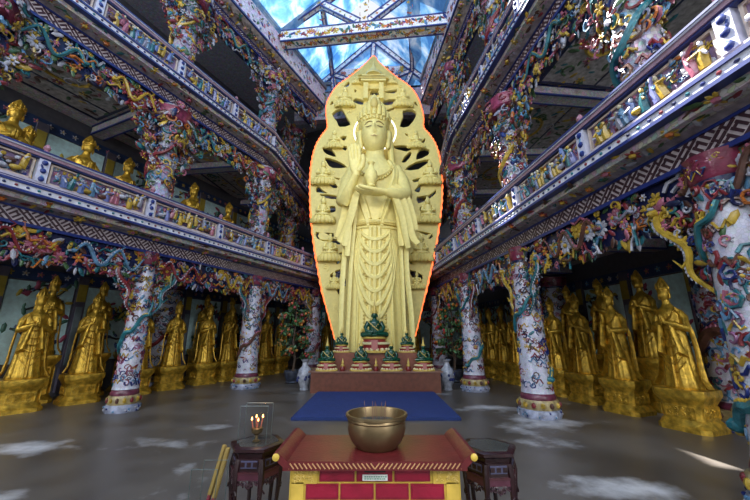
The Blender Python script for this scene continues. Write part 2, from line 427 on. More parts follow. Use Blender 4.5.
def cornice(mb, path, s0, s1, zb):
    sweep(mb, path, s0, s1, rect(.42, .55, zb - .06, zb + .05), (.55, .55, .62))
    for z in (zb - .085, zb + .065): sweep(mb, path, s0, s1, rect(.44, .575, z - .022, z + .022), (.014, .028, .15))
    n = int((s1 - s0) / .15)
    for i in range(n):
        s = s0 + (i + .5) * (s1 - s0) / n
        mb.ell(path.pos(s, .55, zb - .005), (.028, .028, .022), (RED, BLUE, TEAL, NAVY)[i % 4], 6, 4)
def rail_base(mb, path, s0, s1, zb):
    sweep(mb, path, s0, s1, rect(.30, .50, zb + .085, zb + .13), (.3, .27, .36))
    sweep(mb, path, s0, s1, rect(.30, .46, zb + .13, zb + .16), (.03, .03, .10))
    sweep(mb, path, s0, s1, rect(.30, .44, zb + .16, zb + .21), (.42, .38, .46))
def coping(mb, path, s0, s1, zb):
    sweep(mb, path, s0, s1, rect(.30, .45, zb + .64, zb + .67), (.02, .03, .13))
    sweep(mb, path, s0, s1, rect(.29, .47, zb + .67, zb + .73), (.27, .17, .22))
    sweep(mb, path, s0, s1, rect(.28, .49, zb + .73, zb + .755), (.42, .42, .5))
    sweep(mb, path, s0, s1, rect(.27, .50, zb + .755, zb + .785), (.02, .035, .16))
def figure_panel(mb, fr, path, s0, s1, zb, rnd):
    """framed panel of small ceramic figures between two rail posts"""
    L_ = s1 - s0
    sweep(mb, path, s0, s1, rect(.33, .36, zb + .21, zb + .64), (.24, .16, .30))
    for z in (zb + .235, zb + .61): sweep(fr, path, s0 + .02, s1 - .02, rect(.35, .40, z - .016, z + .016), (.52, .42, .36))
    for s in (s0 + .03, s1 - .03): sweep(fr, path, s - .016, s + .016, rect(.35, .40, zb + .22, zb + .62), (.52, .42, .36))
    for i in range(int(L_ * 60)):
        mb.M = path.frame(U(s0 + .08, s1 - .08), .365, zb + U(.26, .59)); q0 = Vector((0, 0, 0)); k = random.random()
        if k < .5: leaf(mb, q0, U(.03, .07), random.choice((BLUE, PINK, WHITE, RED, LAV, SKY, TEAL, YEL)), U(0, 6))
        elif k < .8: spiral(mb, q0, U(.03, .06), random.choice((WHITE, SKY, PINK, BLUE, YEL)), .012, 1, 7, 1, ph=U(0, 6))
        else: flower(mb, q0, U(.03, .05), random.choice((PINK, WHITE, YEL, RED)), n=5)
        mb.M = Matrix()
    n = int(L_ / .10)
    for i in range(n):
        s = s0 + .12 + (i + .5) * (L_ - .24) / n; mb.M = path.frame(s, .375, zb + random.choice((.25, .25, .36)))
        c1 = random.choice((YEL, YEL, YEL, (.14, .2, .45), SKY, LAV, TEAL, PINK, (.2, .22, .5))); k = random.random()
        if k < .62:
            h = U(.19, .30); l = U(-.05, .05)
            mb.tube([(0, .01, 0), (l * .4, .04, h * .5), (l, .05, h)], [.06, .055, .03], c1, 6)
            mb.ell((l, .06, h + .035), (.03, .03, .036), random.choice((CREAM, YEL, WHITE)), 6, 4)
            mb.tube([(l, .06, h * .85), (U(-.1, .1), .1, h * U(.5, 1.2))], [.022, .016], c1, 5)
            mb.tube([(l, .06, h * .8), (U(-.1, .1), .09, h * U(.3, .8))], [.022, .016], random.choice((WHITE, YEL, SKY)), 5)
        elif k < .8:
            mb.ell((0, .05, U(.06, .1)), (.09, .045, .05), random.choice((WHITE, YEL, BROWN)), 7, 5)
            mb.ell((.08, .06, .15), (.04, .03, .035), random.choice((WHITE, YEL)), 6, 4)
        else:
            for q in range(3): leaf(mb, Vector((U(-.05, .05), .03, U(.05, .3))), U(.03, .07), random.choice((GREEN, TEAL, SKY, WHITE)), U(0, 6))
        if random.random() < .6: leaf(mb, Vector((U(-.05, .05), .02, U(.22, .33))), U(.03, .06), pick(), U(0, 6))
        mb.M = Matrix()
def balcony(name, label, path, s0, s1, zb, posts, cols, bays=True):
    root = thing(name, label, 'balcony', path.pos((s0 + s1) / 2, 0, zb)); og = root.location
    b = MB(); sweep(b, path, s0, s1, rect(-DEPTH, .44, zb - .2, zb + .085), (.44, .40, .39))
    for c in cols:      # cross beams under the floor with blue edges
        b.M = path.frame(c, 0, zb); b.box((0, -DEPTH / 2, -.35), (.34, DEPTH - .2, .3), (.36, .33, .34))
        for sx in (-.175, .175):
            for z in (-.49, -.22): b.box((sx, -DEPTH / 2, z), (.045, DEPTH - .2, .045), BLUE)
        b.M = Matrix()
    b.build('floor_slab', M_mos, root, og)
    if bays:
        for i in range(len(cols) - 1):
            m = MB(); s = (cols[i] + cols[i + 1]) / 2
            m.M = path.frame(s, -1.6, zb - .235); m.box((0, 0, .012), (3.0, 2.9, .03), (.42, .38, .37))
            e1, e2, nr = Vector((1, 0, 0)), Vector((0, 1, 0)), Vector((0, 0, -1))
            m.tube([Vector((.55 * math.cos(a), .42 * math.sin(a), 0)) for a in (k * math.pi / 12 for k in range(25))], .05, YEL, 5)
            for q, sz in (((0, 1.42, 0), (3.0, .07, .05)), ((0, -1.42, 0), (3.0, .07, .05)), ((1.47, 0, 0), (.07, 2.9, .05)), ((-1.47, 0, 0), (.07, 2.9, .05)), ((0, .75, 0), (3.0, .04, .04)), ((0, -.75, 0), (3.0, .04, .04))): m.box(q, sz, NAVY)
            for k in range(90): leaf(m, e1 * U(-1.5, 1.5) + e2 * U(-1.3, 1.4), U(.06, .16), random.choice((TEAL, GREEN, GREEN, YEL, PINK, WHITE, BROWN)), U(0, 6), e1, e2, nr)
            for k in range(5): flower(m, e1 * U(-1.4, 1.4) + e2 * U(-1.2, 1.3), .13, random.choice((YEL, RED, PINK)), YEL, 6, e1, e2, nr)
            for k in range(5):
                c = e1 * U(-1.2, 1.2) + e2 * U(-1.2, 1.2); spiral(m, c, .2, random.choice((TEAL, WHITE, GREEN)), .03, 1, 10, 1, e1, e2, nr)
            m.build('ceiling_relief', M_cer, root, og)
    b = MB(); fret(b, path, s0, s1, zb - .55, zb - .25, .12); b.build('fret_band', M_trim, root, og)
    b = MB(); soffit_band(b, path, s0, s1, zb); b.build('flowered_soffit', M_cer, root, og)
    b = MB(); cornice(b, path, s0, s1, zb); b.build('dotted_cornice', M_trim, root, og)
    b = MB(); rail_base(b, path, s0, s1, zb); b.build('rail_base', M_trim, root, og)
    b = MB(); coping(b, path, s0, s1, zb); b.build('coping', M_trim, root, og)
    for s in posts:
        b = MB(); b.M = path.frame(s, .385, zb)
        b.box((0, 0, .425), (.16, .13, .44), (.5, .5, .62))
        for z in (.26, .42, .58): b.ell((0, .07, z), (.05, .03, .05), BLUE, 7, 5)
        for z in (.3, .5): leaf(b, Vector((U(-.04, .04), .065, z)), .05, random.choice((SKY, BLUE)), U(0, 6))
        po = b.build('rail_post', M_trim, root, og)
        b = MB(); b.M = path.frame(s, .385, zb); b.lathe([(.05, .78), (.06, .81), (.035, .84), (.06, .89), (.04, .94), (.005, .98)], (0, 0, 0), 8, (.42, .2, .26)); b.build('finial', M_cer, po, og)
    ps = [s0] + list(posts) + [s1]
    for a, c in zip(ps, ps[1:]):
        if c - a < .5: continue
        cuts = [a + .1] + [x for x in path.s[1:-1] if a + .3 < x < c - .3] + [c - .1]
        b = MB(); fr = MB()
        for x, y in zip(cuts, cuts[1:]): figure_panel(b, fr, path, x, y, zb, random)
        pn = b.build('figure_panel', M_cer, root, og); fr.build('panel_frame', M_trim, pn, og)
    cs = [s0] + [c for c in cols if s0 < c < s1] + [s1]
    for a, c in zip(cs, cs[1:]):
        if c - a < .6: continue
        b = MB(); frieze(b, path, a, c, zb - 1.28, zb - .56, dens=1.0); b.build('relief_frieze', M_cer, root, og)
    return root

# ------------------------------------------------------------------ columns
def col_surf(c, R0, R1=None, z1=1.0):
    def f(a, h, l):
        q = R0 if R1 is None else R0 + (R1 - R0) * max(0, min(1, h / z1))
        return Vector((c.x + (q + l) * math.cos(a), c.y + (q + l) * math.sin(a), h))
    return f
def cloud_bits(m, P, z0, z1, n, big=1.0, sparse=False):
    for i in range(n):
        a = U(0, 2 * math.pi); z = U(z0, z1); k = random.random(); q = P(a, z, .0)
        nr = Vector((math.cos(a), math.sin(a), 0)); e1 = Vector((-math.sin(a), math.cos(a), 0)); e2 = Vector((0, 0, 1))
        if k < .45: spiral(m, q, U(.06, .13) * big, random.choice((SKY, TEAL, PINK, YEL, RED, BLUE, NAVY, BROWN, RED, (.3, .12, .25)) if sparse else MIX), U(.014, .026) * big, U(.6, 1.3), 9, random.choice((-1, 1)), e1, e2, nr, U(0, 6))
        elif k < .65: leaf(m, q, U(.06, .12) * big, random.choice((TEAL, GREEN, YEL, SKY, RED)), U(0, 6), e1, e2, nr)
        elif k < .8: flower(m, q, U(.06, .11) * big, random.choice((PINK, YEL, RED, WHITE)), YEL, 6, e1, e2, nr)
        else:
            m.tube([P(a + j * .14, z + .05 * math.sin(j * 2 + i), .02) for j in range(-2, 3)], U(.015, .025) * big, random.choice((RED, BROWN, SKY, YEL, BLUE)), 5)
def ground_column(path, s, label, ztop=3.55, R0=.30, t=0.0, group='mosaic columns of the ground floor', big=1.0, bracket=True):
    c = path.pos(s, t, 0); root = thing('mosaic_column', label, 'column', c, 0, group); og = root.location
    b = MB(); kb = R0 / .33
    b.lathe([(.44 * kb, 0), (.46 * kb, .05), (.46 * kb, .12), (.43 * kb, .16)], c, 28, (.34, .37, .5))
    b.lathe([(.40 * kb, .16), (.42 * kb, .22), (.42 * kb, .30), (.39 * kb, .34)], c, 28, (.42, .33, .16), fn=lambda a, z: 1 + .03 * math.cos(14 * a))
    b.lathe([(.37 * kb, .34), (.38 * kb, .38), (.36 * kb, .43), (.33 * kb, .46)], c, 28, (.16, .035, .07))
    for k in range(14):
        a = 2 * math.pi * k / 14; b.ell((c.x + .42 * kb * math.cos(a), c.y + .42 * kb * math.sin(a), .25), (.055 * kb, .055 * kb, .06), (YEL, RED, YEL, BROWN)[k % 4], 6, 4)
    for k in range(40):
        a = U(0, 6.28); b.ell((c.x + .46 * kb * math.cos(a), c.y + .46 * kb * math.sin(a), U(.03, .14)), .022, random.choice((BLUE, SKY, WHITE)), 5, 4)
    b.build('base', M_cer, root, og)
    b = MB(); b.lathe([(R0 + .02, .46), (R0, .56), (R0 * .78, ztop - .28)], c, 32, (.43, .43, .52)); b.build('shaft', M_col, root, og)
    b = MB(); P = col_surf(c, R0 * .99, R0 * .78, ztop); a0 = U(0, 6)
    col, fin = random.choice([(RED, WHITE), (BROWN, PINK), (TEAL, YEL)])
    dragon(b, lambda a, h, l: P(a0 + a * 2.1, .75 + a * .62 + h * .6, l * .8), 3.6, .1, .05 * big, col, fin, 60, 6)
    cloud_bits(b, P, .55, ztop - .35, 420 if R0 < .4 else 460, big * .72, True); b.build('dragon_relief', M_cer, root, og)
    b = MB(); b.lathe([(R0 * .82, ztop - .3), (R0 * .9, ztop - .27), (R0 * .92, ztop - .08), (R0 * .98, ztop)], c, 28, (.22, .03, .07), fn=lambda a, z: 1 + .025 * math.cos(18 * a))
    b.lathe([(R0 * .82, ztop - .36), (R0 * .84, ztop - .3)], c, 28, NAVY); cloud_bits(b, col_surf(c, R0 * .9), ztop - .27, ztop - .03, 40, .5); b.build('capital', M_cer, root, og)
    if bracket:
        b = MB(); M = path.frame(s, t, 0)
        for sg in (-1, 1):
            for i in range(75):
                u = random.random(); v = random.random(); z = ztop - .35 - v * 1.05; x = R0 * .8 + u * (1.0 - v) * .62
                b.M = M @ Matrix.Translation((sg * x, U(-.06, .12), z)); k = random.random()
                if k < .45: spiral(b, Vector((0, 0, 0)), U(.04, .1), pick(), U(.012, .024), 1, 9, sg, ph=U(0, 6))
                elif k < .8: leaf(b, Vector((0, 0, 0)), U(.05, .12), random.choice((TEAL, GREEN, YEL, RED, SKY, NAVY)), U(0, 6))
                else: flower(b, Vector((0, 0, 0)), .1, random.choice((PINK, YEL, WHITE)), n=6)
            b.M = Matrix()
            f = lambda a, h, l, sg=sg: M @ Vector((sg * (R0 * .85 + .45 * (1 - a / 1.1) + h), .08 + l, ztop - .45 - a))
            dragon(b, f, 1.05, .07, .045, random.choice((YEL, TEAL, RED)), WHITE, 24, 1.6)
        b.build('dragon_bracket', M_cer, root, og)
    return root
def upper_column(path, s, zf, label, ztop, t=0.0, group='relief covered columns of the upper floors', n=110):
    c = path.pos(s, t, zf); root = thing('relief_column', label, 'column', c, 0, group); og = root.location
    b = MB(); b.lathe([(.36, 0), (.36, .2), (.28, .3), (.26, ztop - zf - .3), (.36, ztop - zf)], c, 20, (.30, .28, .36)); b.build('shaft', M_mos, root, og)
    b = MB(); P = col_surf(Vector((c.x, c.y)), .29)
    dragon(b, lambda a, h, l: P(a * 2.4, zf + .5 + a * .75 + h * .6, l), 3.2, .1, .06, random.choice((TEAL, YEL, RED)), WHITE, 40, 4)
    cloud_bits(b, P, zf + .3, ztop - .2, n * 2, 1.25); 
    # the carving swells towards the ceiling like a bracket
    for i in range(130):
        a = U(0, 6.28); v = random.random() ** 1.3; r = .3 + (1 - v) * .34; q = Vector((c.x + r * math.cos(a), c.y + r * math.sin(a), ztop - .1 - v * 1.5))
        b.M = Matrix.Translation(q) @ Euler((U(-.4, .4), U(-.4, .4), a + math.pi / 2)).to_matrix().to_4x4() ; k = random.random()
        if k < .5: spiral(b, Vector((0, 0, 0)), U(.07, .15), pick(), U(.02, .034), 1, 9, 1, ph=U(0, 6))
        elif k < .8: leaf(b, Vector((0, 0, 0)), U(.07, .16), pick(), U(0, 6))
        else: flower(b, Vector((0, 0, 0)), .11, random.choice((PINK, YEL, WHITE)), n=6)
        b.M = Matrix()
    b.build('carved_relief', M_cer, root, og)
    b = MB(); M = path.frame(s, t, 0)
    for sg in (-1, 1):
        for i in range(120):
            v = random.random(); z = ztop - .15 - v * 1.7; x = .28 + random.random() * (1.05 * (1 - v) ** .8)
            b.M = M @ Matrix.Translation((sg * x, U(-.08, .16), z)) @ Euler((U(-.3, .3), U(-.3, .3), U(-.3, .3))).to_matrix().to_4x4(); k = random.random()
            if k < .42: spiral(b, Vector((0, 0, 0)), U(.06, .13), pick(), U(.016, .03), 1, 9, sg, ph=U(0, 6))
            elif k < .82: leaf(b, Vector((0, 0, 0)), U(.07, .15), random.choice((TEAL, GREEN, YEL, RED, SKY, NAVY, BROWN, WHITE)), U(0, 6))
            else: flower(b, Vector((0, 0, 0)), .1, random.choice((PINK, YEL, WHITE, RED)), n=6)
        b.M = M
        b.loft([[(sg * x, y, z) for x, z in ((.2, ztop - .1), (.95, ztop - .1), (.55, ztop - .6), (.35, ztop - 1.2), (.2, ztop - 1.6))] for y in (-.08, .06)], NAVY)
    b.M = Matrix(); b.build('carved_bracket', M_cer, root, og)
    b = MB(); b.lathe([(.40, ztop - zf - .42), (.44, ztop - zf - .38), (.46, ztop - zf - .2), (.5, ztop - zf - .12)], c, 24, (.36, .06, .14), fn=lambda a, z: 1 + .03 * math.cos(16 * a)); b.build('capital', M_cer, root, og)
    return root

# ================================================================== SETTING
b = MB(); b.box((-2, 6, -.1), (44, 34, .2), (.2, .2, .2)); struct(b.build('floor', M_floor), 'polished grey concrete floor with pale wear and painted light reflections')
def side_wall(name, path, sa, sb, label):
    b = MB(); sweep(b, path, sa, sb, rect(-DEPTH - .3, -DEPTH, 0, 13.4), (.10, .10, .12))
    for zb, h0, h1 in ((0, .9, 3.0), (4.1, .9, 3.1), (8.2, .6, 3.0)):
        s = sa
        step = 1.75
        n = int((sb - sa) / step)
        for i in range(n):
            c = sa + (i + .5) * step
            b.M = path.frame(c, -DEPTH, zb)
            b.box((0, .03, (h0 + h1) / 2), (step - .34, .06, h1 - h0), (.56, .80, .84))
            b.box((-step / 2, .06, 1.7), (.26, .12, 3.2), (.10, .09, .13))
            b.box((-step / 2, .12, 2.8), (.22, .04, .5), (.34, .26, .04))
            b.box((-step / 2, .12, 1.6), (.16, .03, 1.6), (.16, .2, .22))
            # flowering branch in coloured tile
            for q in range(8):
                x0, z0 = U(-.6, .4), U(h0 + .2, h1 - .15); a = U(-.6, .9); pts = [Vector((x0 + j * .2 * math.cos(a), .07, min(h1 - .05, z0 + j * .2 * math.sin(a)) + .04 * math.sin(j * 2))) for j in range(5)]
                pts = [p for p in pts if abs(p.x) < .66] 
                if len(pts) > 2: b.tube([p + Vector((0, .01, 0)) for p in pts], .03, (.02, .022, .035), 5)
                for p in pts:
                    for _ in range(2): leaf(b, p + Vector((U(-.13, .13), .02, U(-.13, .13))), U(.08, .15), random.choice(((.05, .08, .2), (.05, .14, .1), (.28, .05, .1), (.45, .35, .05))), U(0, 6))
            b.M = Matrix()
        sweep(b, path, sa, sb, rect(-DEPTH, -DEPTH + .06, zb + h1 + .04, zb + h1 + .34), (.03, .06, .16))
        for i in range(int((sb - sa) / .3)):
            flower(b, path.pos(sa + i * .3 + .1, -DEPTH + .07, zb + h1 + .19), .08, random.choice((WHITE, YEL, PINK, SKY)), YEL, 5, path.d[0], Vector((0, 0, 1)), path.n[0])
    return struct(b.build(name, M_trim), label)
side_wall('wall_left', LEFT, SL0, 12.5, 'left outer wall with pale blue flowering branch panels')
side_wall('wall_right', RIGHT, SR0, 12.5, 'right outer wall with pale blue flowering branch panels')
side_wall('wall_back', BACK, -9, 9, 'back wall behind the giant statue')
# front wall behind the camera: doorway, gallery opening and clerestory opening
b = MB()  # gaps at both ends are added for the aisle and gallery lamps
for x0, x1, z0, z1 in ((-17, -15, 0, 13.4), (-10, -4.5, 0, 13.4), (-15, -10, 7.7, 13.4), (-15, -10, 3.5, 4.7), (-15, -10, 0, .5), (5.2, 5.8, 0, 13.4), (9.4, 12, 0, 13.4), (5.8, 9.4, 7.7, 13.4), (5.8, 9.4, 3.5, 4.7), (5.8, 9.4, 0, .5), (-4.5, 5.2, 4.2, 4.9), (-4.5, 5.2, 8.3, 9.4), (-4.5, 5.2, 13.1, 16.6)):
    b.box(((x0 + x1) / 2, -6.1, (z0 + z1) / 2), (x1 - x0, .3, z1 - z0), (.3, .3, .33))
struct(b.build('wall_front', M_mos), 'front wall with doorway and clerestory openings')

# ceiling: two slopes and a hip painted with clouds
ax = Vector((math.sin(AX), math.cos(AX), 0)); APEX = Vector((-.05, 13.6, 16.1))
CL, CR = at_z(308, 93, 13.1), at_z(433, 84, 13.1)
def eave(path, rp):
    p0 = path.pos(0, .45, 13.1); d = path.d[0]; return p0 + d * ((rp - p0).dot(ax) / d.dot(ax))
stations = [-19.5, -10, -6.2, -4.6, -3.3, -2.1, -1.15, 0]
holes = {2, 5}       # skylight gaps across the ridge
cl = MB()
for path, corner in ((LEFT, CL), (RIGHT, CR)):
    fr_ = (0, .45, 1)
    rows = []
    for r in stations:
        rp = APEX + ax * r; e = corner if r == 0 else eave(path, rp)
        rows.append([rp.lerp(e, u) for u in fr_])
    for i in range(len(rows) - 1):
        for j in range(2):
            if i in holes and j == 0 and (path is LEFT or i == 5 or i == 2): continue
            A, B, C_, D = rows[i][j], rows[i][j + 1], rows[i + 1][j + 1], rows[i + 1][j]
            cl.add([A, B, C_, D], [(0, 1, 2, 3)], WHITE)
cl.add([APEX, CL, CR], [(0, 1, 2)], WHITE)
struct(cl.build('ceiling', M_sky, smooth=False), 'ceiling painted as blue sky with white clouds')
# flat roof over the aisles and over the recess behind the statue
b = MB()
sweep(b, LEFT, SL0, SL1, rect(-DEPTH - .3, .6, 13.22, 13.42), (.2, .2, .25)); sweep(b, RIGHT, SR0, SR1, rect(-DEPTH - .3, .6, 13.22, 13.42), (.2, .2, .25))
struct(b.build('ceiling_aisles', M_mos), 'flat roof over the side aisles')
b = MB()
b.bar(CL + Vector((-.6, .25, -.75)), CR + Vector((.6, .25, -.75)), .3, 1.5, (.34, .33, .42))
for k in range(70):
    q = CL.lerp(CR, random.random()) + Vector((0, .05, -.2 - U(0, 1.1))); b.M = Matrix.Translation(q); flower(b, Vector((0, 0, 0)), .1, random.choice((RED, YEL, PINK, SKY, GREEN)), YEL, 5, nrm=Vector((0, -1, 0))); b.M = Matrix()
mid = (CL + CR) / 2
b.box((mid.x, mid.y + 4.6, 13.5), (20, 9.0, .15), (.1, .1, .12))
struct(b.build('trim_1', M_mos), 'mosaic lintel across the back of the ceiling')

# ceiling ribs covered in mosaic
def rib(name, label, a, bb, w_, h, n, seed):
    m = MB(); m.bar(a, bb, w_, h, (.78, .78, .82))
    a, bb = Vector(a), Vector(bb); t = (bb - a).normalized(); x = t.cross(Vector((0, 0, 1)))
    x = x.normalized() if x.length > .01 else Vector((1, 0, 0)); y = x.cross(t).normalized()
    for i in (-1, 1):
        for j in (-1, 1): m.bar(a + x * w_ / 2 * i + y * h / 2 * j, bb + x * w_ / 2 * i + y * h / 2 * j, .05, .05, (.03, .05, .22))
    for k in range(n):
        q = a.lerp(bb, (k + .5) / n)
        for sgn, e2, nr, r in ((1, x, y, w_), (-1, x, -y, w_), (1, y, x, h), (-1, y, -x, h)):
            c = q + nr * ((h if nr in (y, -y) else w_) / 2 + .005) + e2 * U(-.25, .25) * r
            kk = random.random()
            if kk < .45: flower(m, c, U(.22, .34) * r * .7 + .02, random.choice((RED, YEL, PINK, ORANGE, SKY)), YEL, 5, t, e2, nr)
            else: leaf(m, c, U(.2, .4) * r * .6 + .03, random.choice((GREEN, SKY, YEL, RED, TEAL, BLUE, ORANGE)), U(0, 6), t, e2, nr)
    return tag(m.build(name, M_mos), label, 'ceiling beam')
TC = Vector((-.42, 10.3, 0)); tu = Vector((bd.x, bd.y, 0))
def T(u, z): q = TC + tu * u; q.z = z; return q
G_B = 'mosaic ribs of the ceiling'
def rl(*a): o = rib(*a); o['group'] = G_B; return o
o = rib('tie_beam', 'thick flowered mosaic tie beam crossing the whole ceiling above the statue', T(-3.3, 13.0), T(3.25, 12.78), .4, .5, 75, 1)
rl('ceiling_rib', 'mosaic rafter rising from the left end of the tie beam', T(-3.6, 13.35), T(-1.75, 14.65), .2, .3, 8, 2)
rl('ceiling_rib', 'mosaic rafter rising from the right end of the tie beam', T(3.6, 13.35), T(1.75, 14.65), .2, .3, 8, 2)
rl('ceiling_rib', 'upper left mosaic rafter running up to the ridge', T(-1.75, 14.65), T(0, 15.9), .2, .3, 8, 2)
rl('ceiling_rib', 'upper right mosaic rafter running up to the ridge', T(1.75, 14.65), T(0, 15.9), .2, .3, 8, 2)
rl('ceiling_rib', 'king post standing on the middle of the tie beam', T(0, 13.25), T(0, 15.9), .32, .24, 8, 2)
rl('ceiling_rib', 'left short post standing on the tie beam', T(-1.75, 13.25), T(-1.75, 14.55), .24, .2, 5, 2)
rl('ceiling_rib', 'right short post standing on the tie beam', T(1.75, 13.25), T(1.75, 14.55), .24, .2, 5, 2)
rl('ceiling_rib', 'left diagonal strut leaning out from the king post', T(-.2, 13.35), T(-1.7, 14.5), .18, .24, 7, 2)
rl('ceiling_rib', 'right diagonal strut leaning out from the king post', T(.2, 13.35), T(1.7, 14.5), .18, .24, 7, 2)
dz = Vector((0, 0, -.18))
hl, hr = APEX.lerp(CL, .63) + dz, APEX.lerp(CR, .66) + dz
rl('ceiling_rib', 'left hip rib from the apex halfway down', APEX + dz, hl, .18, .22, 8, 3)
rl('ceiling_rib', 'right hip rib from the apex halfway down', APEX + dz, hr, .18, .22, 8, 3)
rl('ceiling_rib', 'lower left hip rib ending above the left cornice', hl, CL + dz, .18, .22, 8, 3)
rl('ceiling_rib', 'lower right hip rib ending above the right cornice', hr, CR + dz, .18, .22, 8, 3)
rl('ceiling_rib', 'thin left purlin running back from the tie beam posts', T(-1.75, 14.6), hl, .14, .18, 9, 3)
rl('ceiling_rib', 'thin right purlin running back from the tie beam posts', T(1.75, 14.6), hr, .14, .18, 9, 3)
bl, br = CL.lerp(CR, .3) + Vector((0, -.02, .05)), CL.lerp(CR, .7) + Vector((0, -.02, .05))
bm = CL.lerp(CR, .5) + Vector((0, -.02, .05))
rl('ceiling_rib', 'left rib of the diamond on the back slope of the ceiling', hl, bm, .15, .2, 8, 3)
rl('ceiling_rib', 'right rib of the diamond on the back slope of the ceiling', hr, bm, .15, .2, 8, 3)
rl('ceiling_rib', 'left upright rib from hip to back lintel', hl, bl + Vector((-.5, 0, -.1)), .15, .2, 6, 3)
rl('ceiling_rib', 'right upright rib from hip to back lintel', hr, br + Vector((.5, 0, -.1)), .15, .2, 6, 3)
rl('ceiling_rib', 'short vertical rib hanging from the ceiling apex', APEX + dz, APEX.lerp(mid, .45) + dz, .16, .2, 5, 3)
m = MB(); q0, q1 = APEX.lerp(mid, .42) + dz, mid + Vector((0, -.1, .1))
A = hl.lerp(hr, .12); B = hl.lerp(hr, .88)
m.bar(hl.lerp(hr, .1) + Vector((0, .1, .05)), hl.lerp(hr, .9) + Vector((0, .1, .05)), .3, .5, (.66, .66, .74))
for k in range(26):
    q = A.lerp(B, random.random()) + Vector((0, U(-.1, .0), U(-.2, .2))); m.M = Matrix.Translation(q); flower(m, Vector((0, -.1, 0)), U(.08, .15), random.choice((RED, YEL, PINK, SKY)), YEL, 6, nrm=Vector((0, -1, 0))); m.M = Matrix()
tag(m.build('collar_beam', M_mos), 'short flowered collar beam between the hip ribs above the halo tip', 'ceiling beam')

# ================================================================== BALCONIES AND CORNICES
LC = [-10.9, -7.26, -3.63, 0, 3.63, 7.26]; RC = [-10.7, -7.1, -3.55, 0, 3.3, 6.7]
balcony('balcony', 'lower balcony along the left wall with figure panels above a dragon frieze', LEFT, -6.4, 8.2, 4.1, [-4.4, -2.4, -.4, 1.62, 3.65, 5.7, 7.6], [c for c in LC if c > -6])
balcony('balcony', 'lower balcony along the right wall with figure panels above a dragon frieze', RIGHT, -7.2, 8.2, 4.1, [-6.8, -4.78, -2.75, -.7, 1.32, 3.28, 5.2, 7.1], [c for c in RC if c > -7])
balcony('balcony', 'upper balcony on the left that bends outwards near the halo', LEFT2, -4.5, 8.8, 8.2, [-2.2, -.25, 1.66, 3.5, 5.4, 7.2], [-3.63, 0, 3.63, 7.2])
balcony('balcony', 'upper balcony on the right with a sunlit patch on its rail', RIGHT2, -5.5, 8.4, 8.2, [-3.6, -1.6, .3, 2.4, 4.4, 6.3], [-3.55, 0, 3.3, 6.6])
balcony('balcony', 'balcony along the back wall behind the giant statue', BACK, -3.3, 3.0, 4.1, [-2, 0, 2], [-3.2, 0, 2.9], False)
balcony('balcony', 'upper balcony along the back wall seen through the halo openings', BACK, -3.3, 3.0, 8.2, [-2, 0, 2], [-3.2, 0, 2.9], False)
def top_cornice(path, s0, s1, label):
    zb = 12.3; root = thing('roof_cornice', label, 'cornice', path.pos(0, 0, zb)); og = root.location
    b = MB(); fret(b, path, s0, s1, zb - .5, zb - .25, .12); b.build('fret_band', M_trim, root, og)
    b = MB(); soffit_band(b, path, s0, s1, zb); b.build('flowered_soffit', M_cer, root, og)
    b = MB(); sweep(b, path, s0, s1, rect(.3, .56, zb - .07, zb - .0), BLUE); sweep(b, path, s0, s1, rect(-.2, .52, zb, zb + .9), (.66, .58, .66))
    n = int((s1 - s0) * 14)
    for i in range(n):
        s = U(s0, s1); z = zb + U(.08, .82); q = path.pos(s, .53, z); nr = path.n[0]; e1 = path.d[0]
        if random.random() < .5: flower(b, q, U(.06, .1), random.choice((PINK, SKY, WHITE, RED, LAV)), YEL, 5, e1, Vector((0, 0, 1)), nr)
        else: leaf(b, q, U(.06, .12), random.choice((SKY, BLUE, WHITE, PINK, RED, GREEN)), U(0, 6), e1, Vector((0, 0, 1)), nr)
    b.build('mosaic_fascia', M_mos, root, og)
    b = MB(); frieze(b, path, s0, s1, zb - 1.2, zb - .5); b.build('relief_frieze', M_cer, root, og)
top_cornice(LEFT, -5, 6.6, 'topmost flowered cornice on the left under the painted sky ceiling')
top_cornice(RIGHT, -5, 6.4, 'topmost flowered cornice on the right under the painted sky ceiling')

# ================================================================== COLUMNS
for s, lb in ((-3.63, 'white dragon column just beyond the left edge of the view'), (0, 'white dragon column nearest the camera on the left side'), (3.63, 'second white dragon column on the left, behind the first'), (7.26, 'farthest white dragon column on the left, beside the giant statue')):
    if s > -3: ground_column(LEFT, s, lb, R0=.235 if s == 0 else .31)
for s, lb in ((-4.1, 'large white dragon column at the right edge of the photo'), (0, 'white dragon column standing right of the blue mat'), (3.3, 'second white dragon column on the right, behind a fruit tree'), (6.7, 'farthest white dragon column on the right, beside the giant statue')):
    ground_column(RIGHT, s, lb, big=1.25 if s < 0 else 1.0)
G_IN = 'wide pillars against the outer walls'
ground_column(LEFT, 2.9, 'wide mosaic pillar between golden statues at the back of the left aisle', 3.5, .46, -DEPTH + .55, G_IN, 1.3, False)
ground_column(LEFT, 7.4, 'wide mosaic pillar deep in the left aisle', 3.5, .46, -DEPTH + .55, G_IN, 1.3, False)
ground_column(RIGHT, -1.45, 'wide dragon pillar behind the nearest golden statue on the right', 3.5, .5, -DEPTH + .55, G_IN, 1.9, False)
ground_column(RIGHT, 3.6, 'wide mosaic pillar deep in the right aisle', 3.5, .46, -DEPTH + .55, G_IN, 1.3, False)
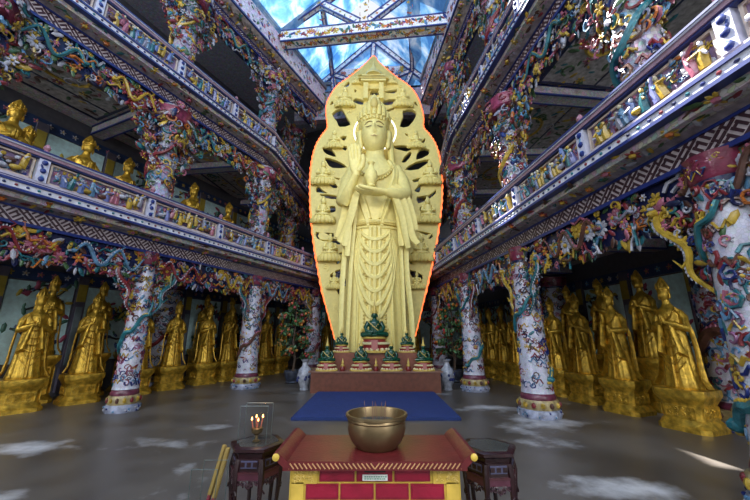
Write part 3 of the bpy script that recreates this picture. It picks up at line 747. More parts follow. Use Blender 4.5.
for zf, zt, nm in ((4.1, 7.6, 'middle'), (8.2, 11.7, 'top')):
    for s, w_ in ((-3.63, 'nearest the camera'), (0, 'second from the camera'), (3.63, 'third from the camera'), (7.26, 'beside the halo')):
        if zf > 5 and s < -1: continue
        upper_column(LEFT if s < 5 else LEFT2, s, zf, 'relief covered column on the %s floor at left, %s' % (nm, w_), zt, -.05 if s < 5 else -.4)
    for s, w_ in ((-3.55, 'nearest the camera'), (0, 'second from the camera'), (3.3, 'third from the camera'), (6.7, 'beside the halo')):
        if zf > 5 and s < -1: continue
        upper_column(RIGHT if s < 5 else RIGHT2, s, zf, 'relief covered column on the %s floor at right, %s' % (nm, w_), zt, -.05 if s < 5 else -.4)

# ================================================================== GIANT IVORY STATUE WITH HALO
IV = (.86, .73, .26); IV2 = (.80, .66, .21); IVD = (.64, .49, .13)
YS, YM = 12.0, 12.75
root = thing('standing_deity_statue', 'giant pale yellow standing robed deity statue in front of an openwork leaf shaped halo', 'statue', (0, YS, .57)); OG = root.location
ROBE = [(.592, 1.12, .80), (1.3, 1.08, .78), (2.2, 1.06, .74), (3.2, 1.04, .70), (4.2, 1.02, .66), (5.0, .98, .62), (5.7, .95, .58), (6.3, .97, .58), (6.9, 1.02, .58), (7.35, 1.06, .58), (7.75, .98, .54), (8.05, .76, .46), (8.25, .56, .40), (8.4, .40, .36), (8.75, .36, .36), (9.0, .36, .36)]
def robe_ab(z):
    for (z0, a0, b0), (z1, a1, b1) in zip(ROBE, ROBE[1:]):
        if z0 <= z <= z1:
            u = (z - z0) / (z1 - z0); return a0 + (a1 - a0) * u, b0 + (b1 - b0) * u
    return ROBE[-1][1:]
def fold(a, z):
    k = max(0, min(1, (6.2 - z) / 2.5)); f = abs(math.cos(a + math.pi / 2)) # 0 at front centre
    side = min(1, abs(math.cos(a)) * 1.2)
    return 1 + .04 * k * side * math.cos(13 * a + .3 * z) + .010 * math.cos(22 * a)
def rp(a, z, lift=0.0):
    """a: 0 = front centre, positive to the viewer's right"""
    A, B = robe_ab(z); t = -math.pi / 2 + a; q = fold(t, z)
    return Vector(((A * q + lift) * math.cos(t), YS + (B * q + lift) * math.sin(t), z))
b = MB(); rings = []
zs = [.592 + i * (9.0 - .592) / 60 for i in range(61)]
for z in zs: rings.append([rp(2 * math.pi * k / 72, z) for k in range(72)])
b.loft(rings, IV)
# head
HC = Vector((-.03, YS - .16, 9.40)); HW, HD, HH = .53, .60, .86
seg, rg = 40, 30
for_ring = []
for i in range(rg + 1):
    ph = -math.pi / 2 + math.pi * i / rg; z = math.sin(ph); ring = []
    for k in range(seg):
        a = 2 * math.pi * k / seg; x = math.cos(ph) * math.sin(a); y = -math.cos(ph) * math.cos(a)
        X, Y = x, y; wz = 1 - .16 * max(0, -z - .15); X *= wz
        fr = max(0, -y) ** 2
        def g(cx, cz, sx, sz): return math.exp(-((X - cx) / sx) ** 2 - ((z - cz) / sz) ** 2)
        dy = 0
        dy -= .24 * g(0, -.16, .11, .10) + .15 * g(0, .03, .07, .2)                # nose
        dy += .13 * (g(-.36, .09, .2, .1) + g(.36, .09, .2, .1))                 # eye sockets
        dy -= .07 * (g(-.36, .05, .15, .045) + g(.36, .05, .15, .045))              # lids
        dy -= .045 * (g(-.36, .24, .22, .05) + g(.36, .24, .22, .05))              # brows
        dy -= .10 * g(0, -.40, .17, .04) + .09 * g(0, -.51, .14, .045)               # lips
        dy += .07 * g(0, -.455, .2, .02) + .05 * g(0, -.3, .12, .04)
        dy -= .07 * g(0, -.72, .2, .14) + .04 * (g(-.5, -.25, .25, .25) + g(.5, -.25, .25, .25))
        Y += dy * (1 if y < 0 else 0)
        ring.append(HC + Vector((X * HW, Y * HD, z * HH)))
    for_ring.append(ring)
b.loft(for_ring, IV, caps=False)
for sg in (-1, 1):   # long ears
    b.tube([HC + Vector((sg * .53, .05, .22)), HC + Vector((sg * .59, .02, .1)), HC + Vector((sg * .57, 0, -.2)), HC + Vector((sg * .54, -.02, -.52)), HC + Vector((sg * .51, -.02, -.62))], [.08, .13, .09, .11, .05], IV, 8)
# arms: raised right hand (viewer's left), offering left hand
def arm(m, pts, rr): m.tube(pts, rr, IV, 16)
EL, WL = Vector((-1.12, YS - .62, 6.3)), at_y(356, 174, YS - 1.3)
arm(b, [(-.80, YS, 7.95), (-1.05, YS - .12, 7.3), EL + Vector((-.05, .1, .1)), EL + Vector((.04, -.12, .02)), (EL + WL) / 2 + Vector((0, -.05, 0)), WL], [.28, .30, .28, .26, .2, .13])
ER, WR = Vector((1.12, YS - .6, 6.55)), at_y(386, 192, YS - 1.25)
arm(b, [(.80, YS, 7.95), (1.05, YS - .12, 7.3), ER + Vector((0, .1, .1)), ER + Vector((-.1, -.12, 0)), (ER + WR) / 2 + Vector((0, -.08, -.04)), WR], [.28, .30, .28, .26, .22, .13])
b.build('figure', M_ivory, root, OG, 60)
# hands
def hand(name, wrist, palm_dir, side_dir, front, size, curl):
    m = MB(); p, s, n = palm_dir.normalized(), side_dir.normalized(), front.normalized()
    W = lambda a, q, l: wrist + p * a * size + s * q * size + n * l * size
    rings = []
    for a, hw, ht in ((-.12, .19, .16), (.1, .22, .16), (.35, .30, .15), (.6, .34, .14), (.82, .33, .12), (.92, .26, .08)):
        rings.append([W(a, hw * math.cos(t), ht * math.sin(t)) for t in (2 * math.pi * k / 14 for k in range(14))])
    m.loft(rings, IV)
    for q, L_, r in ((-.25, .74, .075), (-.085, .84, .08), (.085, .80, .078), (.24, .64, .068)):
        m.tube([W(.72, q * .9, 0), W(.9, q, curl * .02), W(.9 + L_ * .4, q * 1.06, curl * .08), W(.9 + L_ * .72, q * 1.05, curl * .2), W(.9 + L_ * .97, q * 1.0, curl * .34), W(.9 + L_, q * 1.0, curl * .38)], [r * 1.05, r * 1.08, r * 1.05, r, r * .8, r * .35], IV, 9)
    m.tube([W(.15, -.12, .05), W(.4, -.36, .12), W(.68, -.46, .18), W(.9, -.44, .24), W(.98, -.43, .26)], [.1, .105, .09, .075, .03], IV, 9)
    return m.build(name, M_ivory, root, OG, 60)
hand('raised_hand', WL, Vector((-.08, -.03, 1)), Vector((-1, 0, -.08)), Vector((0, -1, 0)), .66, .4)
hand('offering_hand', WR, Vector((-1, -.12, .02)), Vector((0, -.9, .2)), Vector((0, .2, 1)), .62, .5)
# vase held above the offering hand
b = MB(); vz = at_y(371, 190, YS - 1.3)
b.lathe([(.14, 0), (.17, .03), (.13, .1), (.2, .25), (.24, .42), (.2, .6), (.1, .74), (.075, .86), (.13, .95), (.08, .97)], vz + Vector((0, -.02, .09)), 20, IV); b.build('held_vase', M_ivory, root, OG)
# robe ornament: centre band, bead strings, swags, belt, collar, necklace
def strip(m, a_of_z, z0, z1, r, col, n=26, lift=.02):
    m.tube([rp(a_of_z(z), z, lift) for z in (z0 + (z1 - z0) * i / (n - 1) for i in range(n))], r, col, 6)
b = MB()
for a in (-.16, .16): strip(b, lambda z, a=a: a, 5.4, .7, .06, IV)
strip(b, lambda z: 0, 5.4, .7, .10, IV2, lift=.0)
for a in (-.55, .55): strip(b, lambda z, a=a: a * (1 + .02 * (5 - z)), 5.3, .7, .06, IV2)
b.build('robe_bands', M_ivory, root, OG); b = MB()
for a in (-.34, .34): strip(b, lambda z, a=a: a, 5.0, 1.0, .03, IV2, lift=.0)
for a in (-.34, .34):
    n = 34 if abs(a) < .5 else 22
    for i in range(n):
        z = 4.9 - i * .12
        if z < 1: break
        b.ell(rp(a, z, .03), .045, IVD, 6, 4)
for z, r in ((4.55, .1), (3.6, .13), (2.6, .1), (1.7, .13)):
    for a in (-.34, .34):
        for k in range(6): b.ell(rp(a + .06 * math.cos(k * 1.047), z + .11 * math.sin(k * 1.047), .04), r * .42, IVD, 6, 4)
b.build('bead_strings', M_ivory, root, OG)
b = MB()
for i in range(7):
    z0 = 5.3 - i * .10; dz_ = .4 + i * .36; wa = .60 + .05 * i
    b.tube([rp(wa * (u * 2 - 1), z0 - dz_ * (1 - (u * 2 - 1) ** 2), .02) for u in (k / 24 for k in range(25))], [.03 + .07 * math.sin(math.pi * k / 24) for k in range(25)], IV, 7)
for sg in ():
    for i in range(4):
        b.tube([rp(sg * (.20 + .28 * u + .02 * i), 4.9 - i * .35 - 1.1 * u * u, .015) for u in (k / 10 for k in range(11))], .04, IV2, 5)
b.build('draped_swags', M_ivory, root, OG)
b = MB()
for z, r in ((5.62, .07), (5.5, .05), (5.38, .05)): b.tube([rp(2 * math.pi * k / 48, z, .02) for k in range(49)], r, IV, 6)
for k in range(26): b.ell(rp(-.9 + k * 1.8 / 25, 5.5, .06), .05, IVD, 6, 4)
b.build('belt', M_ivory, root, OG)
b = MB()
for sg in (-1, 1):
    for off, r in ((.0, .08), (.14, .06), (.3, .07)):
        b.tube([rp(sg * (.95 + off * .6) * (1 - .8 * u), 8.2 - (2.5 + off) * u, .03) for u in (k / 12 for k in range(13))], r, IV, 6)
b.tube([rp(-.95 + 1.9 * u, 8.1 - .75 * math.sin(math.pi * u), .04) for u in (k / 20 for k in range(21))], .05, IVD, 6)
for k in range(21): b.ell(rp(-.9 + 1.8 * k / 20, 8.1 - .8 * math.sin(math.pi * k / 20) - .06, .06), .055, IV2, 6, 4)
for k in range(5): b.ell(rp(0, 7.3 - k * .16, .06), .08 - .008 * k, IVD, 7, 5)
b.build('collar_and_necklace', M_ivory, root, OG)
# wide sleeves and long sashes
def sleeve(name, pts, hang, inner):
    m = MB(); n = len(pts); rings = []
    for (x, y, z), h in zip(pts, hang):
        ring = []
        for k in range(20):
            t = 2 * math.pi * k / 20; q = Vector((.2 * math.cos(t) * (1 + .18 * math.cos(5 * t)), .16 * math.sin(t), 0))
            ring.append(Vector((x, y, z)) + q + Vector((0, 0, -h * (.5 - .5 * math.cos(t * 1 + .3)))))
        rings.append(ring)
    m.loft(rings, IV); return m.build(name, M_ivory, root, OG, 60)
def px(x, y, Y): return tuple(at_y(x, y, Y))
def sash(name, cols, pts_l, wds):
    m = MB()
    for pts, wd in zip(pts_l, wds):
        P = [Vector(px(*p)) for p in pts]; Q = []
        for i in range(len(P) - 1):
            for k in range(4):
                u = k / 4; a = P[max(i - 1, 0)]; bq = P[i]; c = P[i + 1]; d = P[min(i + 2, len(P) - 1)]
                Q.append(.5 * ((2 * bq) + (c - a) * u + (2 * a - 5 * bq + 4 * c - d) * u * u + (3 * bq - a - 3 * c + d) * u ** 3))
        Q.append(P[-1]); N = len(Q)
        m.ribbon(Q, [wd * (.75 + .25 * math.sin(math.pi * i / N)) for i in range(N)], .07, IV, Vector((1, .25, 0)))
    return m.build(name, M_ivory, root, OG, 50)
yf = YS - .75
sash('left_sleeve', 0, [[(362, 176, yf - .25), (356, 195, yf - .2), (351, 215, yf - .1), (345, 232, yf), (339, 242, yf)], [(359, 180, yf - .15), (353, 203, yf - .1), (348, 226, yf), (344, 246, yf)], [(356, 182, yf - .05), (351, 210, yf), (348, 240, yf + .05), (347, 256, yf + .05)], [(352, 183, yf + .1), (347, 205, yf + .15), (342, 225, yf + .2), (338, 238, yf + .2)]], [.26, .22, .2, .3])
sash('right_sleeve', 0, [[(384, 190, yf - .4), (394, 196, yf - .35), (401, 214, yf - .2), (405, 234, yf - .1), (408, 248, yf)], [(390, 187, yf - .3), (401, 197, yf - .2), (407, 216, yf - .1), (412, 236, yf), (418, 244, yf)], [(394, 186, yf - .2), (404, 194, yf - .1), (411, 212, yf), (415, 230, yf + .1)], [(392, 192, yf - .25), (397, 206, yf - .15), (400, 226, yf - .05), (401, 246, yf)]], [.22, .26, .28, .22])
sash('long_sash', 0, [[(352, 200, yf + .2), (346, 235, yf + .2), (343, 270, yf + .15), (341, 310, yf), (340, 348, yf - .1)], [(405, 205, yf + .2), (406, 240, yf + .2), (407, 275, yf + .15), (411, 312, yf), (413, 348, yf - .1)], [(357, 205, yf + .15), (352, 250, yf + .2), (349, 300, yf + .1), (347, 348, yf)], [(399, 210, yf + .15), (401, 255, yf + .2), (403, 300, yf + .1), (405, 348, yf)]], [.16, .16, .13, .13])
# brows, eyelines and lips picked out in darker paint
def facept(x, z, lift=.012):
    X, Z = x / HW, z / HH; return HC + Vector((x, -HD * math.sqrt(max(.02, 1 - X * X - Z * Z)) - lift, z))
b = MB()
for sg in (-1, 1):
    b.tube([facept(sg * (.07 + .30 * u), .17 + .09 * math.sin(math.pi * (.15 + .8 * u)), .03) for u in (k / 10 for k in range(11))], [.008 + .014 * math.sin(math.pi * (k + .5) / 11) for k in range(11)], (.36, .24, .07), 6)
    b.tube([facept(sg * (.09 + .25 * u), .06 - .035 * math.sin(math.pi * u), .028) for u in (k / 8 for k in range(9))], [.008 + .012 * math.sin(math.pi * (k + .5) / 9) for k in range(9)], (.22, .14, .04), 6)
b.tube([facept(-.14 + .28 * u, -.392 + .02 * math.cos(4 * math.pi * u), .085) for u in (k / 10 for k in range(11))], [.006 + .012 * math.sin(math.pi * (k + .5) / 11) for k in range(11)], (.50, .30, .11), 6)
b.build('painted_face_lines', M_ivory, root, OG)
# hair and crown
b = MB()
b.lathe([(.58, .22), (.61, .42), (.59, .6), (.46, .8), (.3, .95), (.05, 1.0)], HC + Vector((0, .08, 0)), 28, IV2, 1, 1.0, fn=lambda a, z: 1 + .03 * math.cos(20 * a))
for k in range(11):
    a = -1.3 + 2.6 * k / 10; b.tube([HC + Vector((.53 * math.sin(a), -.58 * math.cos(a) + .05, .42)), HC + Vector((.56 * math.sin(a), -.60 * math.cos(a) + .05, .62))], [.07, .05], IV2, 6)
for sg in (-1, 1):
    b.tube([HC + Vector((sg * .58, .2, .1)), HC + Vector((sg * .66, .2, -.5)), HC + Vector((sg * .7, .1, -1.1)), HC + Vector((sg * .8, -.1, -1.5))], [.14, .15, .13, .06], IV2, 8)
b.build('hair', M_ivory, root, OG, 60)
b = MB()
b.lathe([(.60, .50), (.64, .56), (.60, .64), (.54, .9), (.44, 1.2), (.31, 1.5), (.15, 1.8), (.02, 2.0)], HC + Vector((0, .06, 0)), 28, IV, fn=lambda a, z: 1 + .03 * math.cos(9 * a))
for k in range(9):
    a = -1.3 + 2.6 * k / 8; h = .35 + .62 * math.cos(a) ** 2
    c = HC + Vector((.60 * math.sin(a), -.60 * math.cos(a) + .06, .56))
    b.tube([c, c + Vector((0, 0, h * .4)), c + Vector((-.1 * math.sin(a), .1 * math.cos(a), h))], [.10, .12, .02], IV2, 7)
    b.ell(c + Vector((0, -.05, .12)), .06, IVD, 6, 4)
b.ell(HC + Vector((0, -.62, 1.05)), (.16, .08, .26), IVD, 8, 6)
b.build('crown', M_ivory, root, OG, 60)
# neon ring around the head
b = MB(); rc = at_y(375, 132, YM - .35)
b.tube([rc + Vector((0.88 * math.cos(a), 0, .88 * math.sin(a))) for a in (2 * math.pi * k / 48 for k in range(49))], .036, (1, 1, 1), 8); b.build('white_neon_ring', M_ring, root, OG)
# halo (mandorla) plate with openings
OUT = [(373, 58), (381, 65), (390, 73), (399, 80), (409, 87), (416, 95), (421, 106), (424, 119), (424, 129), (430, 136), (436, 146), (440, 160), (442, 178), (442, 198), (440, 220), (436, 246), (431, 270), (425, 296), (419, 322), (413, 346), (411, 362), (338, 362), (336, 346), (330, 322), (323, 296), (318, 270), (314, 246), (311, 220), (310, 198), (310, 178), (312, 160), (316, 146), (322, 136), (327, 129), (326, 119), (326, 106), (331, 95), (337, 87), (347, 80), (356, 73), (365, 65)]
def cr(ox, oy, k, pts): return [(ox + x / k, oy + y / k) for x, y in pts]
K = 7.143; HO = []
for ox, oy, L_ in ((305, 110, [[(200, 40), (260, 5), (295, 60), (320, 110), (250, 125), (230, 90)], [(250, 200), (300, 195), (280, 230)], [(130, 275), (190, 290), (220, 340), (170, 330), (140, 310)], [(245, 270), (300, 265), (290, 300)], [(150, 350), (230, 370), (295, 415), (200, 420), (165, 390)], [(375, 165), (392, 150), (395, 190), (380, 200)]]),
    (305, 170, [[(95, 120), (130, 150), (165, 172), (85, 165)], [(110, 178), (220, 188), (220, 215), (150, 207)], [(160, 95), (210, 100), (235, 130), (200, 135)], [(165, 345), (215, 345), (215, 375), (180, 380)], [(115, 460), (200, 460), (185, 495), (120, 495)], [(200, 60), (250, 65), (240, 80)], [(175, 270), (215, 265), (220, 300), (185, 310)]]),
    (310, 230, [[(50, 20), (150, 50), (130, 85), (60, 70)], [(150, 75), (215, 75), (210, 105), (165, 95)], [(200, 175), (240, 175), (210, 240), (190, 240)], [(150, 320), (215, 285), (210, 350), (160, 350)], [(240, 360), (265, 360), (260, 400), (240, 400)], [(190, 430), (225, 400), (215, 470)]]),
    (310, 50, [[(245, 265), (275, 235), (285, 260), (255, 280)], [(340, 200), (380, 180), (385, 205)], [(330, 215), (375, 235), (365, 260)], [(310, 375), (330, 355), (380, 370), (375, 400), (340, 395)], [(140, 405), (160, 370), (170, 395)], [(315, 290), (340, 300), (320, 318)], [(220, 380), (240, 370), (245, 395)]]),
    (375, 110, [[(200, 20), (260, 10), (290, 45), (240, 120), (180, 120), (200, 60)], [(115, 270), (190, 260), (260, 270), (220, 305)], [(190, 370), (240, 310), (260, 325), (220, 380)], [(295, 360), (320, 290), (380, 290), (375, 330)], [(220, 430), (290, 380), (385, 365), (310, 430)], [(205, 175), (235, 180), (230, 200)], [(320, 250), (350, 210), (360, 225), (340, 255)], [(98, 140), (112, 165), (110, 200), (97, 190)]]),
    (375, 170, [[(270, 75), (340, 60), (350, 80), (285, 95)], [(280, 150), (325, 110), (320, 160), (300, 165)], [(305, 195), (380, 185), (425, 150), (425, 180), (380, 215), (315, 240)], [(320, 270), (355, 270), (355, 300), (320, 300)], [(295, 360), (345, 330), (340, 380), (310, 375)], [(280, 440), (400, 460), (390, 495), (320, 490)]]),
    (370, 230, [[(320, 15), (395, 45), (425, 35), (380, 75)], [(285, 290), (370, 325), (360, 365), (310, 355)], [(280, 225), (320, 250), (290, 250)], [(290, 170), (330, 160), (315, 195)]]),
    (370, 50, [[(100, 370), (175, 360), (180, 390), (110, 405)], [(90, 180), (125, 210), (95, 210)], [(105, 240), (150, 210), (125, 255)], [(90, 310), (190, 290), (170, 322)], [(240, 365), (265, 360), (250, 380)], [(310, 390), (330, 380), (345, 420)], [(120, 435), (170, 420), (165, 440), (115, 455)]])):
    for L in L_: HO.append(cr(ox, oy, K, L))
HO.append(cr(300, 0, 2.94, [(206, 282), (213, 268), (220, 265), (227, 270), (232, 283)]))
def plate(polys, y0, th):
    cu = bpy.data.curves.new('halo_outline', 'CURVE'); cu.dimensions = '2D'; cu.fill_mode = 'BOTH'; cu.extrude = th / 2; cu.bevel_depth = .03; cu.bevel_resolution = 1
    for pg in polys:
        sp = cu.splines.new('POLY'); sp.points.add(len(pg) - 1); sp.use_cyclic_u = True
        for q, (x, z) in zip(sp.points, pg): q.co = (x, z, 0, 1)
    o = bpy.data.objects.new('halo_tmp', cu); COL.objects.link(o)
    dg = bpy.context.evaluated_depsgraph_get(); me = bpy.data.meshes.new_from_object(o.evaluated_get(dg)); bpy.data.objects.remove(o)
    m = MB(); m.v = [(v.co.x, y0 - v.co.z, v.co.y) for v in me.vertices]; m.f = [tuple(p.vertices) for p in me.polygons]; m.c = [IV2] * len(m.f); bpy.data.meshes.remove(me); return m
def pxz(pg, Y): return [(at_y(x, y, Y).x, at_y(x, y, Y).z) for x, y in pg]
def smooth_poly(pg, k=3, scal=0.0):
    out = []; n = len(pg)
    for i in range(n):
        p = [Vector(pg[(i + j) % n]) for j in (-1, 0, 1, 2)]
        for q in range(k):
            u = q / k; out.append(tuple(.5 * ((2 * p[1]) + (p[2] - p[0]) * u + (2 * p[0] - 5 * p[1] + 4 * p[2] - p[3]) * u * u + (3 * p[1] - p[0] - 3 * p[2] + p[3]) * u ** 3)))
    return out
outline = pxz([(x + (1.5 if x < 372 else -1.5 if x > 378 else 0), y) for x, y in smooth_poly(OUT, 3)], YM)
def grow(pg, k=1.17):
    cx, cy = sum(p[0] for p in pg) / len(pg), sum(p[1] for p in pg) / len(pg); return [(cx + (x - cx) * k, cy + (y - cy) * k) for x, y in pg]
polys = [outline] + [pxz(smooth_poly(grow(h), 2), YM) for h in HO]
MP = plate(polys, YM, .16)
m = MP
for i in range(260):
    x, y = U(314, 438), U(80, 345); q = at_y(x, y, YM - .09)
    # only on solid plate, by even odd test
    def inside(p, pg):
        r = False
        for (x0, y0), (x1, y1) in zip(pg, pg[1:] + pg[:1]):
            if (y0 > p[1]) != (y1 > p[1]) and p[0] < (x1 - x0) * (p[1] - y0) / (y1 - y0) + x0: r = not r
        return r
    if not inside((q.x, q.z), outline) or any(inside((q.x + dx, q.z + dz2), pg) for pg in polys[1:] for dx, dz2 in ((0, 0), (.16, 0), (-.16, 0), (0, .16), (0, -.16))): continue
    if not inside((q.x + .22, q.z), outline) or not inside((q.x - .22, q.z), outline): continue
    if random.random() < .6: spiral(m, q, U(.1, .2), IV, U(.025, .04), U(.8, 1.4), 10, random.choice((-1, 1)), nrm=Vector((0, -1, 0)), ph=U(0, 6))
    else: leaf(m, q, U(.1, .2), IV, U(0, 6), nrm=Vector((0, -1, 0)))
halo = MP.build('openwork_halo', M_ivory, root, OG, 40)
ci = Vector((sum(p[0] for p in outline) / len(outline), 0, sum(p[1] for p in outline) / len(outline)))
b = MB(); keep = [p for p in outline if p[1] > 1.35]
st = next(i for i in range(len(outline)) if outline[i][1] <= 1.35 and outline[(i + 1) % len(outline)][1] <= 1.35)
seq = outline[:]
idx = [i for i in range(len(seq)) if seq[i][1] < 1.35]; cut = max(idx) + 1
seq = seq[cut:] + seq[:cut]; seq = [q for q in seq if q[1] >= 1.35]
NE = []
for (x0, z0), (x1, z1) in zip(seq, seq[1:]):
    for u in (0, .5): NE.append(Vector((x0 + (x1 - x0) * u, YM - .06, z0 + (z1 - z0) * u)))
for i, q in enumerate(NE):
    d = (q - Vector((ci.x, q.y, q.z if 3 < q.z < 9 else ci.z))).normalized(); NE[i] = q + d * (.03 + .035 * (i % 2))
b.tube(NE, .038, (1, .2, .05), 6); b.build('orange_neon_tube', M_neon, halo, OG)
# lotus seats with small seated figures and cloud scrolls in relief on the halo
def seated(m, c, k, col, colb):
    for i in range(9):
        a = math.pi * i / 8; m.ell(c + Vector((-.42 * k * math.cos(a), -.1 * k - .14 * k * math.sin(a), .08 * k)), (.13 * k, .1 * k, .2 * k), colb, 7, 5, Euler((0, .5 * math.cos(a), 0)).to_matrix())
    m.ell(c + Vector((0, -.08 * k, .02 * k)), (.46 * k, .22 * k, .1 * k), colb, 10, 5)
    m.ell(c + Vector((0, -.12 * k, .3 * k)), (.36 * k, .2 * k, .11 * k), col, 10, 5)
    m.tube([c + Vector((0, -.06 * k, .28 * k)), c + Vector((0, -.08 * k, .5 * k)), c + Vector((0, -.06 * k, .7 * k)), c + Vector((0, -.06 * k, .8 * k))], [.2 * k, .18 * k, .2 * k, .07 * k], col, 10)
    for s in (-1, 1): m.tube([c + Vector((s * .2 * k, -.06 * k, .7 * k)), c + Vector((s * .27 * k, -.14 * k, .5 * k)), c + Vector((s * .05 * k, -.28 * k, .4 * k))], [.075 * k, .07 * k, .05 * k], col, 7)
    m.ell(c + Vector((0, -.08 * k, .93 * k)), (.12 * k, .12 * k, .15 * k), col, 9, 6); m.ell(c + Vector((0, -.08 * k, 1.08 * k)), (.07 * k, .07 * k, .09 * k), col, 7, 5)
for x, y, k in ((323, 184, .9), (323, 222, .92), (330, 260, .9), (334, 288, .55), (334, 148, .72), (345, 107, .85), (357, 84, .45), (430, 184, .9), (428, 222, .92), (421, 260, .9), (417, 288, .55), (416, 148, .72), (403, 107, .85), (392, 84, .45)):
    m = MB(); seated(m, at_y(x, y, YM - .12), k, IV, IV2); m.build('lotus_seated_figure', M_ivory, halo, OG)
# little pagoda above the crown
m = MB(); pg = at_y(373.5, 97, YM - .2)
m.box(pg + Vector((-.34, 0, .2)), (.2, .4, .8), IV); m.box(pg + Vector((.34, 0, .2)), (.2, .4, .8), IV); m.box(pg + Vector((0, .1, .55)), (.7, .3, .3), IV)
for z, wd in ((.7, 1.1), (.82, 1.3), (.95, 1.05)): m.box(pg + Vector((0, 0, z)), (wd, .5, .09), IVD if wd > 1.2 else IV)
m.lathe([(.42, 1.0), (.38, 1.15), (.2, 1.35), (.08, 1.6), (.02, 1.9)], pg, 12, IV)
m.build('pagoda_relief', M_ivory, halo, OG)

# ================================================================== PLINTH, SECOND TIER, JADE FIGURES
BRN = (.13, .042, .024); BR2 = (.22, .11, .08)
root = thing('altar_plinth', 'long reddish brown plinth under the jade figures, behind the blue mat', 'plinth', (0, 12.0, 0)); OG = root.location
b = MB(); b.box((.02, 11.95, .28), (3.76, 3.4, .56), BRN); b.build('body', M_paint, root, OG)
b = MB(); b.box((.02, 11.95, .575), (3.9, 3.5, .03), BR2); b.build('top_slab', M_paint, root, OG)
tag((lambda b: (b.box((.02, 10.87, .84), (2.55, .46, .50), (.20, .062, .035)), b.build('altar_step', M_paint, None, (0, 10.87, .59)))[1])(MB()), 'reddish brown raised step in front of the giant statue carrying the middle jade figures', 'altar step')
JADE = (.005, .055, .03); JG = (.56, .40, .09); JR = (.24, .02, .02); JC = (.60, .52, .28)
def jade_proto(name, label, loc, k, group):
    root = thing(name, label, 'statue', loc, 0, group)
    b = MB()
    b.lathe([(.46, 0), (.47, .035), (.42, .06)], (0, 0, 0), 24, JG, 1, .62); b.lathe([(.40, .19), (.42, .215), (.38, .24), (.32, .26)], (0, 0, 0), 24, JC, 1, .62); b.lathe([(.30, .33), (.34, .36), (.30, .385)], (0, 0, 0), 24, JG, 1, .62)
    for i in range(18):
        a = 2 * math.pi * i / 18; b.ell((.39 * math.cos(a), .245 * math.sin(a), .075), (.055, .04, .045), JC, 6, 4)
    root_b = b
    b.M = Matrix.Scale(k, 4); 
    o = MB(); o.v = [tuple(Vector(p) * k) for p in b.v]; o.f = b.f; o.c = b.c; o.build('lotus_base', M_trim, root)
    o = MB(); o.M = Matrix.Scale(k, 4)
    o.lathe([(.40, .06), (.36, .12), (.40, .19)], (0, 0, 0), 24, JR, 1, .62); o.lathe([(.30, .26), (.28, .3), (.30, .33)], (0, 0, 0), 24, JR, 1, .62); o.build('red_panels', M_trim, root)
    o = MB(); o.M = Matrix.Scale(k, 4)
    o.box((0, -.262, .19), (.16, .02, .24), (.42, .16, .14)); o.build('hanging_cloth', M_cloth, root)
    f = MB(); f.M = Matrix.Scale(k, 4)
    f.ell((0, -.02, .43), (.31, .17, .065), JADE, 14, 6)
    for s in (-1, 1):
        f.tube([(s * .08, -.02, .44), (s * .29, -.1, .44), (s * .06, -.19, .455)], [.085, .075, .05], JADE, 9)
        f.tube([(s * .16, 0, .76), (s * .235, -.02, .62), (s * .2, -.1, .52), (s * .03, -.15, .5)], [.06, .055, .05, .03], JADE, 9)
    f.loft([[(a * math.cos(t), c * math.sin(t), z) for t in (2 * math.pi * q / 16 for q in range(16))] for z, a, c in ((.42, .16, .11), (.52, .14, .1), (.62, .145, .1), (.72, .18, .105), (.78, .17, .09), (.81, .07, .06), (.86, .055, .055))], JADE)
    f.ell((0, -.01, .93), (.075, .085, .1), JADE, 14, 9); f.ell((0, -.095, .92), (.014, .02, .025), JADE, 6, 4)
    for s in (-1, 1): f.ell((s * .078, 0, .92), (.014, .02, .045), JADE, 6, 4)
    f.build('figure', M_jade, root, None, 60)
    o = MB(); o.M = Matrix.Scale(k, 4)
    o.lathe([(.085, .98), (.09, 1.0), (.06, 1.05), (.045, 1.09), (.03, 1.16), (.015, 1.27), (.002, 1.36)], (0, -.005, 0), 14, JG); o.build('gold_crown', M_trim, root)
    o = MB(); o.M = Matrix.Scale(k, 4)
    for i in range(7): u = i / 6; o.ell((-.14 + .28 * u, -.095 - .02 * math.sin(math.pi * u), .76 - .13 * math.sin(math.pi * u)), .016, JG, 6, 4)
    o.tube([(-.16, -.09, .77), (0, -.12, .62), (.13, -.12, .52)], .014, JG, 5); o.build('gold_sash', M_trim, root)
    return root
G_J = 'jade seated figures on the altar'
jl = ['leftmost of the four small jade seated figures on the front of the plinth', 'second from left of the four small jade seated figures on the front of the plinth', 'third from left of the four small jade seated figures on the front of the plinth', 'rightmost of the four small jade seated figures on the front of the plinth']
jp = jade_proto('seated_jade_statue', jl[0], (at_y(326.6, 370, 10.42).x, 10.42, .59), .72, G_J)
for x, l in zip((361, 391.5, 424), jl[1:]): dup(jp, (at_y(x, 370, 10.42).x, 10.42, .59), 0, l)
jm = jade_proto('seated_jade_statue', 'small jade seated figure on the left end of the raised step', (at_y(341.5, 350, 10.87).x, 10.87, 1.09), .60, G_J)
dup(jm, (at_y(407, 350, 10.87).x, 10.87, 1.09), 0, 'small jade seated figure on the right end of the raised step')
jade_proto('seated_jade_statue', 'large crowned jade seated figure in the middle of the raised step', (at_y(374.5, 350, 10.86).x, 10.86, 1.09), 1.22, G_J)
